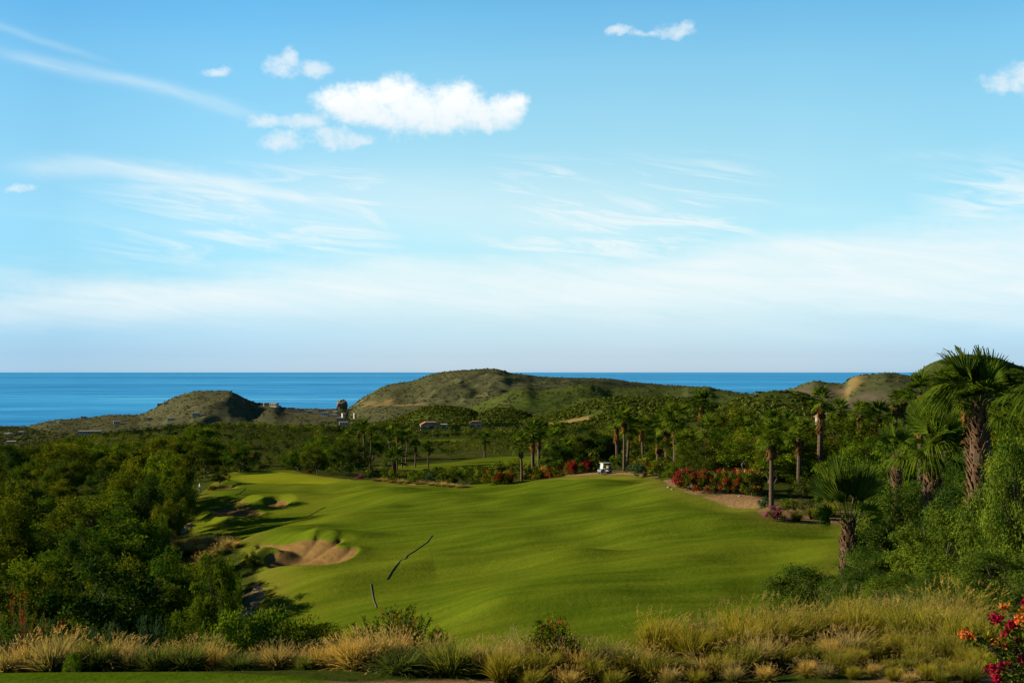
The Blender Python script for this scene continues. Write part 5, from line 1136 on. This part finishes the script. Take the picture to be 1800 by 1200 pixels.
# person
def skin_body(name, verts, edges, rad, mat, parent, sub=1):
    me = bpy.data.meshes.new(name); me.from_pydata(verts, edges, []); o = link(bpy.data.objects.new(name, me), parent); me.materials.append(mat)
    sk = o.modifiers.new('skin', 'SKIN'); 
    for v, r in zip(me.skin_vertices[0].data if me.skin_vertices else [], rad): v.radius = (r, r) if not hasattr(r, '__len__') else r
    if me.skin_vertices: me.skin_vertices[0].data[0].use_root = True
    sk.use_smooth_shade = True; s2_ = o.modifiers.new('sub', 'SUBSURF'); s2_.levels = sub; s2_.render_levels = sub
    return o
gp = ground_pt(351, 865, 120); per = empty('person', gp, math.radians(-60)); tag(per, 'person in a light blue shirt and dark trousers standing at the edge of the woods', 'person')
Vb = [(0,0,.98),(0,0,1.18),(0,.0,1.36),(0,0,1.48),(0,.01,1.56),(0,.03,1.66),(0,.02,1.74), (-.10,0,.92),(-.11,.01,.50),(-.11,-.02,.09),(-.11,.14,.03),(.10,0,.92),(.12,.03,.50),(.13,0,.09),(.14,.16,.03), (-.19,0,1.42),(-.25,-.01,1.14),(-.24,.10,.90),(-.24,.13,.80),(.19,0,1.42),(.26,.03,1.15),(.24,.14,.92),(.23,.18,.82)]
Eb = [(0,1),(1,2),(2,3),(3,4),(4,5),(5,6),(0,7),(7,8),(8,9),(9,10),(0,11),(11,12),(12,13),(13,14),(2,15),(15,16),(16,17),(17,18),(2,19),(19,20),(20,21),(21,22)]
Rb = [.14,.13,.15,.07,.055,.095,.06,.09,.06,.042,.035,.09,.06,.042,.035,.058,.045,.035,.028,.058,.045,.035,.028]
skin_body('body', Vb, Eb, Rb, M['skin'], per, 2)
skin_body('shirt', [(0,0,.97),(0,0,1.18),(0,0,1.36),(0,0,1.46),(-.19,0,1.42),(-.235,-.01,1.24),(.19,0,1.42),(.24,.02,1.25)], [(0,1),(1,2),(2,3),(2,4),(4,5),(2,6),(6,7)], [.17,.16,.175,.08,.075,.07,.075,.07], M['shirt'], per)
skin_body('trousers', [(0,0,1.0),(-.10,0,.90),(-.11,.01,.50),(-.11,-.01,.10),(.10,0,.90),(.12,.03,.50),(.13,.0,.10)], [(0,1),(1,2),(2,3),(0,4),(4,5),(5,6)], [.16,.11,.085,.07,.11,.085,.07], M['trousers'], per)
skin_body('hair', [(0,-.02,1.69),(0,0,1.745),(0,.05,1.765)], [(0,1),(1,2)], [.088,.088,.05], M['hair'], per)

# rocks
def rock_mesh(seed, sx, sy, sz, mat, det=3, amp=.3):
    import bmesh
    bm = bmesh.new(); bmesh.ops.create_icosphere(bm, subdivisions=det, radius=1); v = np.array([p.co[:] for p in bm.verts]); n = fbm(v[:, 0] * 1.6 + seed, v[:, 1] * 1.6 + v[:, 2] * 1.3, 4, seed) * amp; n2 = np.round(v[:, 2] * 3 + n * 3) / 3 * .12
    for p, a, b in zip(bm.verts, n, n2): p.co = Vector((p.co.x * sx * (1 + a), p.co.y * sy * (1 + a), (p.co.z + b) * sz * (1 + a * .6)))
    me = bpy.data.meshes.new('rock'); bm.to_mesh(me); bm.free(); me.materials.append(mat); return me
for j, (px, py, w) in enumerate([(452, 1036, 16), (462, 1050, 14), (448, 1062, 18), (436, 1078, 20), (422, 1088, 18), (408, 1098, 20), (440, 1048, 12), (428, 1070, 12), (320, 935, 26), (332, 924, 18), (1176, 856, 8), (1182, 860, 6), (1300, 872, 6)]):
    gp = ground_pt(px, py, 40); s = w / F * gp.y / 2; o = obj('rock', rock_mesh(800 + j, s, s * .8, s * .5, M['rock'])); o.location = gp; o.rotation_euler.z = j * 1.3
    tag(o, where_label(px, gp.y, 'pale tan rock', [(72, 'on the sandy path by the trees'), (9999, 'at the edge of the grass')]) if j < 8 else ['large pale rock in the shade left of the fairway slope', 'smaller pale rock beside the large shaded rock', 'small rock at the left tip of the red hedge bed', 'second small rock at the tip of the red hedge bed', 'small rock in the bed below the orange bougainvillea'][j - 8], 'rock')
d = 2240; o = obj('sea_rock', rock_mesh(830, 12, 12, 12, M['searock'], 4, .45)); o.location = ((601 - CX) / F * d, d, -(713 - HY) / F * d); tag(o, 'dark rock stack standing alone against the sea', 'sea rock')

# far houses
def house(px, py, wm, dm, hm, wall, label, roof='flat', dmin=300, wins=3, storeys=1, rz=0.0):
    gp = ground_pt(px, py, dmin); r = empty('house', gp, rz); tag(r, label, 'house')
    mb = MB(); mb.box((0, 0, hm / 2 - 1.5), (wm, dm, hm + 3)); mb.build('wall', M[wall], r)
    mb = MB()
    if roof == 'flat': mb.box((0, 0, hm + .25), (wm + .5, dm + .5, .5)); mb.build('roof', M['flat_roof'], r)
    else: mb.prism([(-wm/2 - .6, hm), (wm/2 + .6, hm), (wm/2 * .55, hm + dm * .22), (-wm/2 * .55, hm + dm * .22)], -dm/2 - .6, dm/2 + .6); mb.build('roof', M['tile_roof'], r)
    for s_ in range(storeys):
        for k in range(wins):
            mb = MB(); mb.box((-wm/2 + wm * (k + .5) / wins, -dm/2 - .02, hm * (s_ + .55) / storeys), (wm / wins * .55, .12, hm / storeys * .45)); mb.build('window', M['window'], r)
    return r
HS = [(482, 715, 16, 8, 'white_wall', 'largest white house on the shoulder of the left headland'), (468, 713, 10, 6, 'cream_wall', 'cream house left of the largest white house'), (512, 721, 14, 6, 'white_wall', 'white house on the low neck of land'), (530, 722, 12, 5, 'cream_wall', 'cream house in the middle of the low neck'), (545, 727, 9, 6, 'cream_wall', 'small yellow cream house below the low neck'),
      (566, 724, 14, 6, 'cream_wall', 'wide cream house near the dark sea rock'), (572, 731, 12, 7, 'white_wall', 'white house below the wide cream house'), (590, 728, 9, 6, 'grey_wall', 'grey house just left of the dark sea rock'), (604, 735, 6, 9, 'white_wall', 'white tower right below the dark sea rock'), (624, 735, 4, 9, 'white_wall', 'slim white tower right of the dark sea rock'),
      (604, 748, 14, 6, 'white_wall', 'white house in the trees under the white towers'), (598, 740, 12, 6, 'grey_wall', 'grey house left of the white towers'), (616, 722, 10, 5, 'white_wall', 'small white house in the notch by the sea'), (147, 736, 9, 6, 'white_wall', 'white house at the top of the left coast'), (87, 744, 8, 5, 'white_wall', 'leftmost white house on the coast'), (104, 743, 7, 4, 'cream_wall', 'cream house right of the leftmost white house'),
      (205, 745, 12, 6, 'white_wall', 'white house at the foot of the left headland'), (280, 713, 8, 5, 'cream_wall', 'cream house on the left slope of the headland'), (292, 710, 6, 4, 'white_wall', 'white house higher on the left slope of the headland'), (345, 732, 12, 7, 'cream_wall', 'cream house low on the headland'), (262, 738, 8, 5, 'cream_wall', 'cream house low on the left of the headland'), (300, 739, 8, 5, 'white_wall', 'white house just above the dark wood crest'),
      (38, 762, 9, 4, 'grey_wall', 'grey house near the left edge on the coast'), (15, 765, 12, 4, 'grey_wall', 'long grey house at the left edge'), (20, 780, 12, 4, 'grey_wall', 'grey house in the trees at the left edge')]
for k, (px, py, wm, hm, wl, lb) in enumerate(HS): house(px, py, wm, 9, hm, wl, lb, 'flat', 900, 3, 1 + (hm > 10) * 2, (k * .7) % .8 - .4)
house(158, 763, 40, 12, 6, 'grey_wall', 'long pale building beyond the wood on the coastal plain', 'flat', 900, 9, 1, .1)
house(757, 757, 15, 10, 4.5, 'cream_wall', 'red roofed house in the trees below the rounded hills', 'tile', 500, 3, 1, .15)
house(776, 756, 8, 8, 4.2, 'white_wall', 'white house wing beside the red roofed house', 'flat', 500, 2)
house(836, 754, 9, 8, 4.5, 'cream_wall', 'small red roofed house right of the larger one', 'tile', 500, 2)
house(1456, 744, 8, 7, 2.4, 'grey_wall', 'low house with a red roof peeping right of the thick dark palm', 'tile', 260, 2)
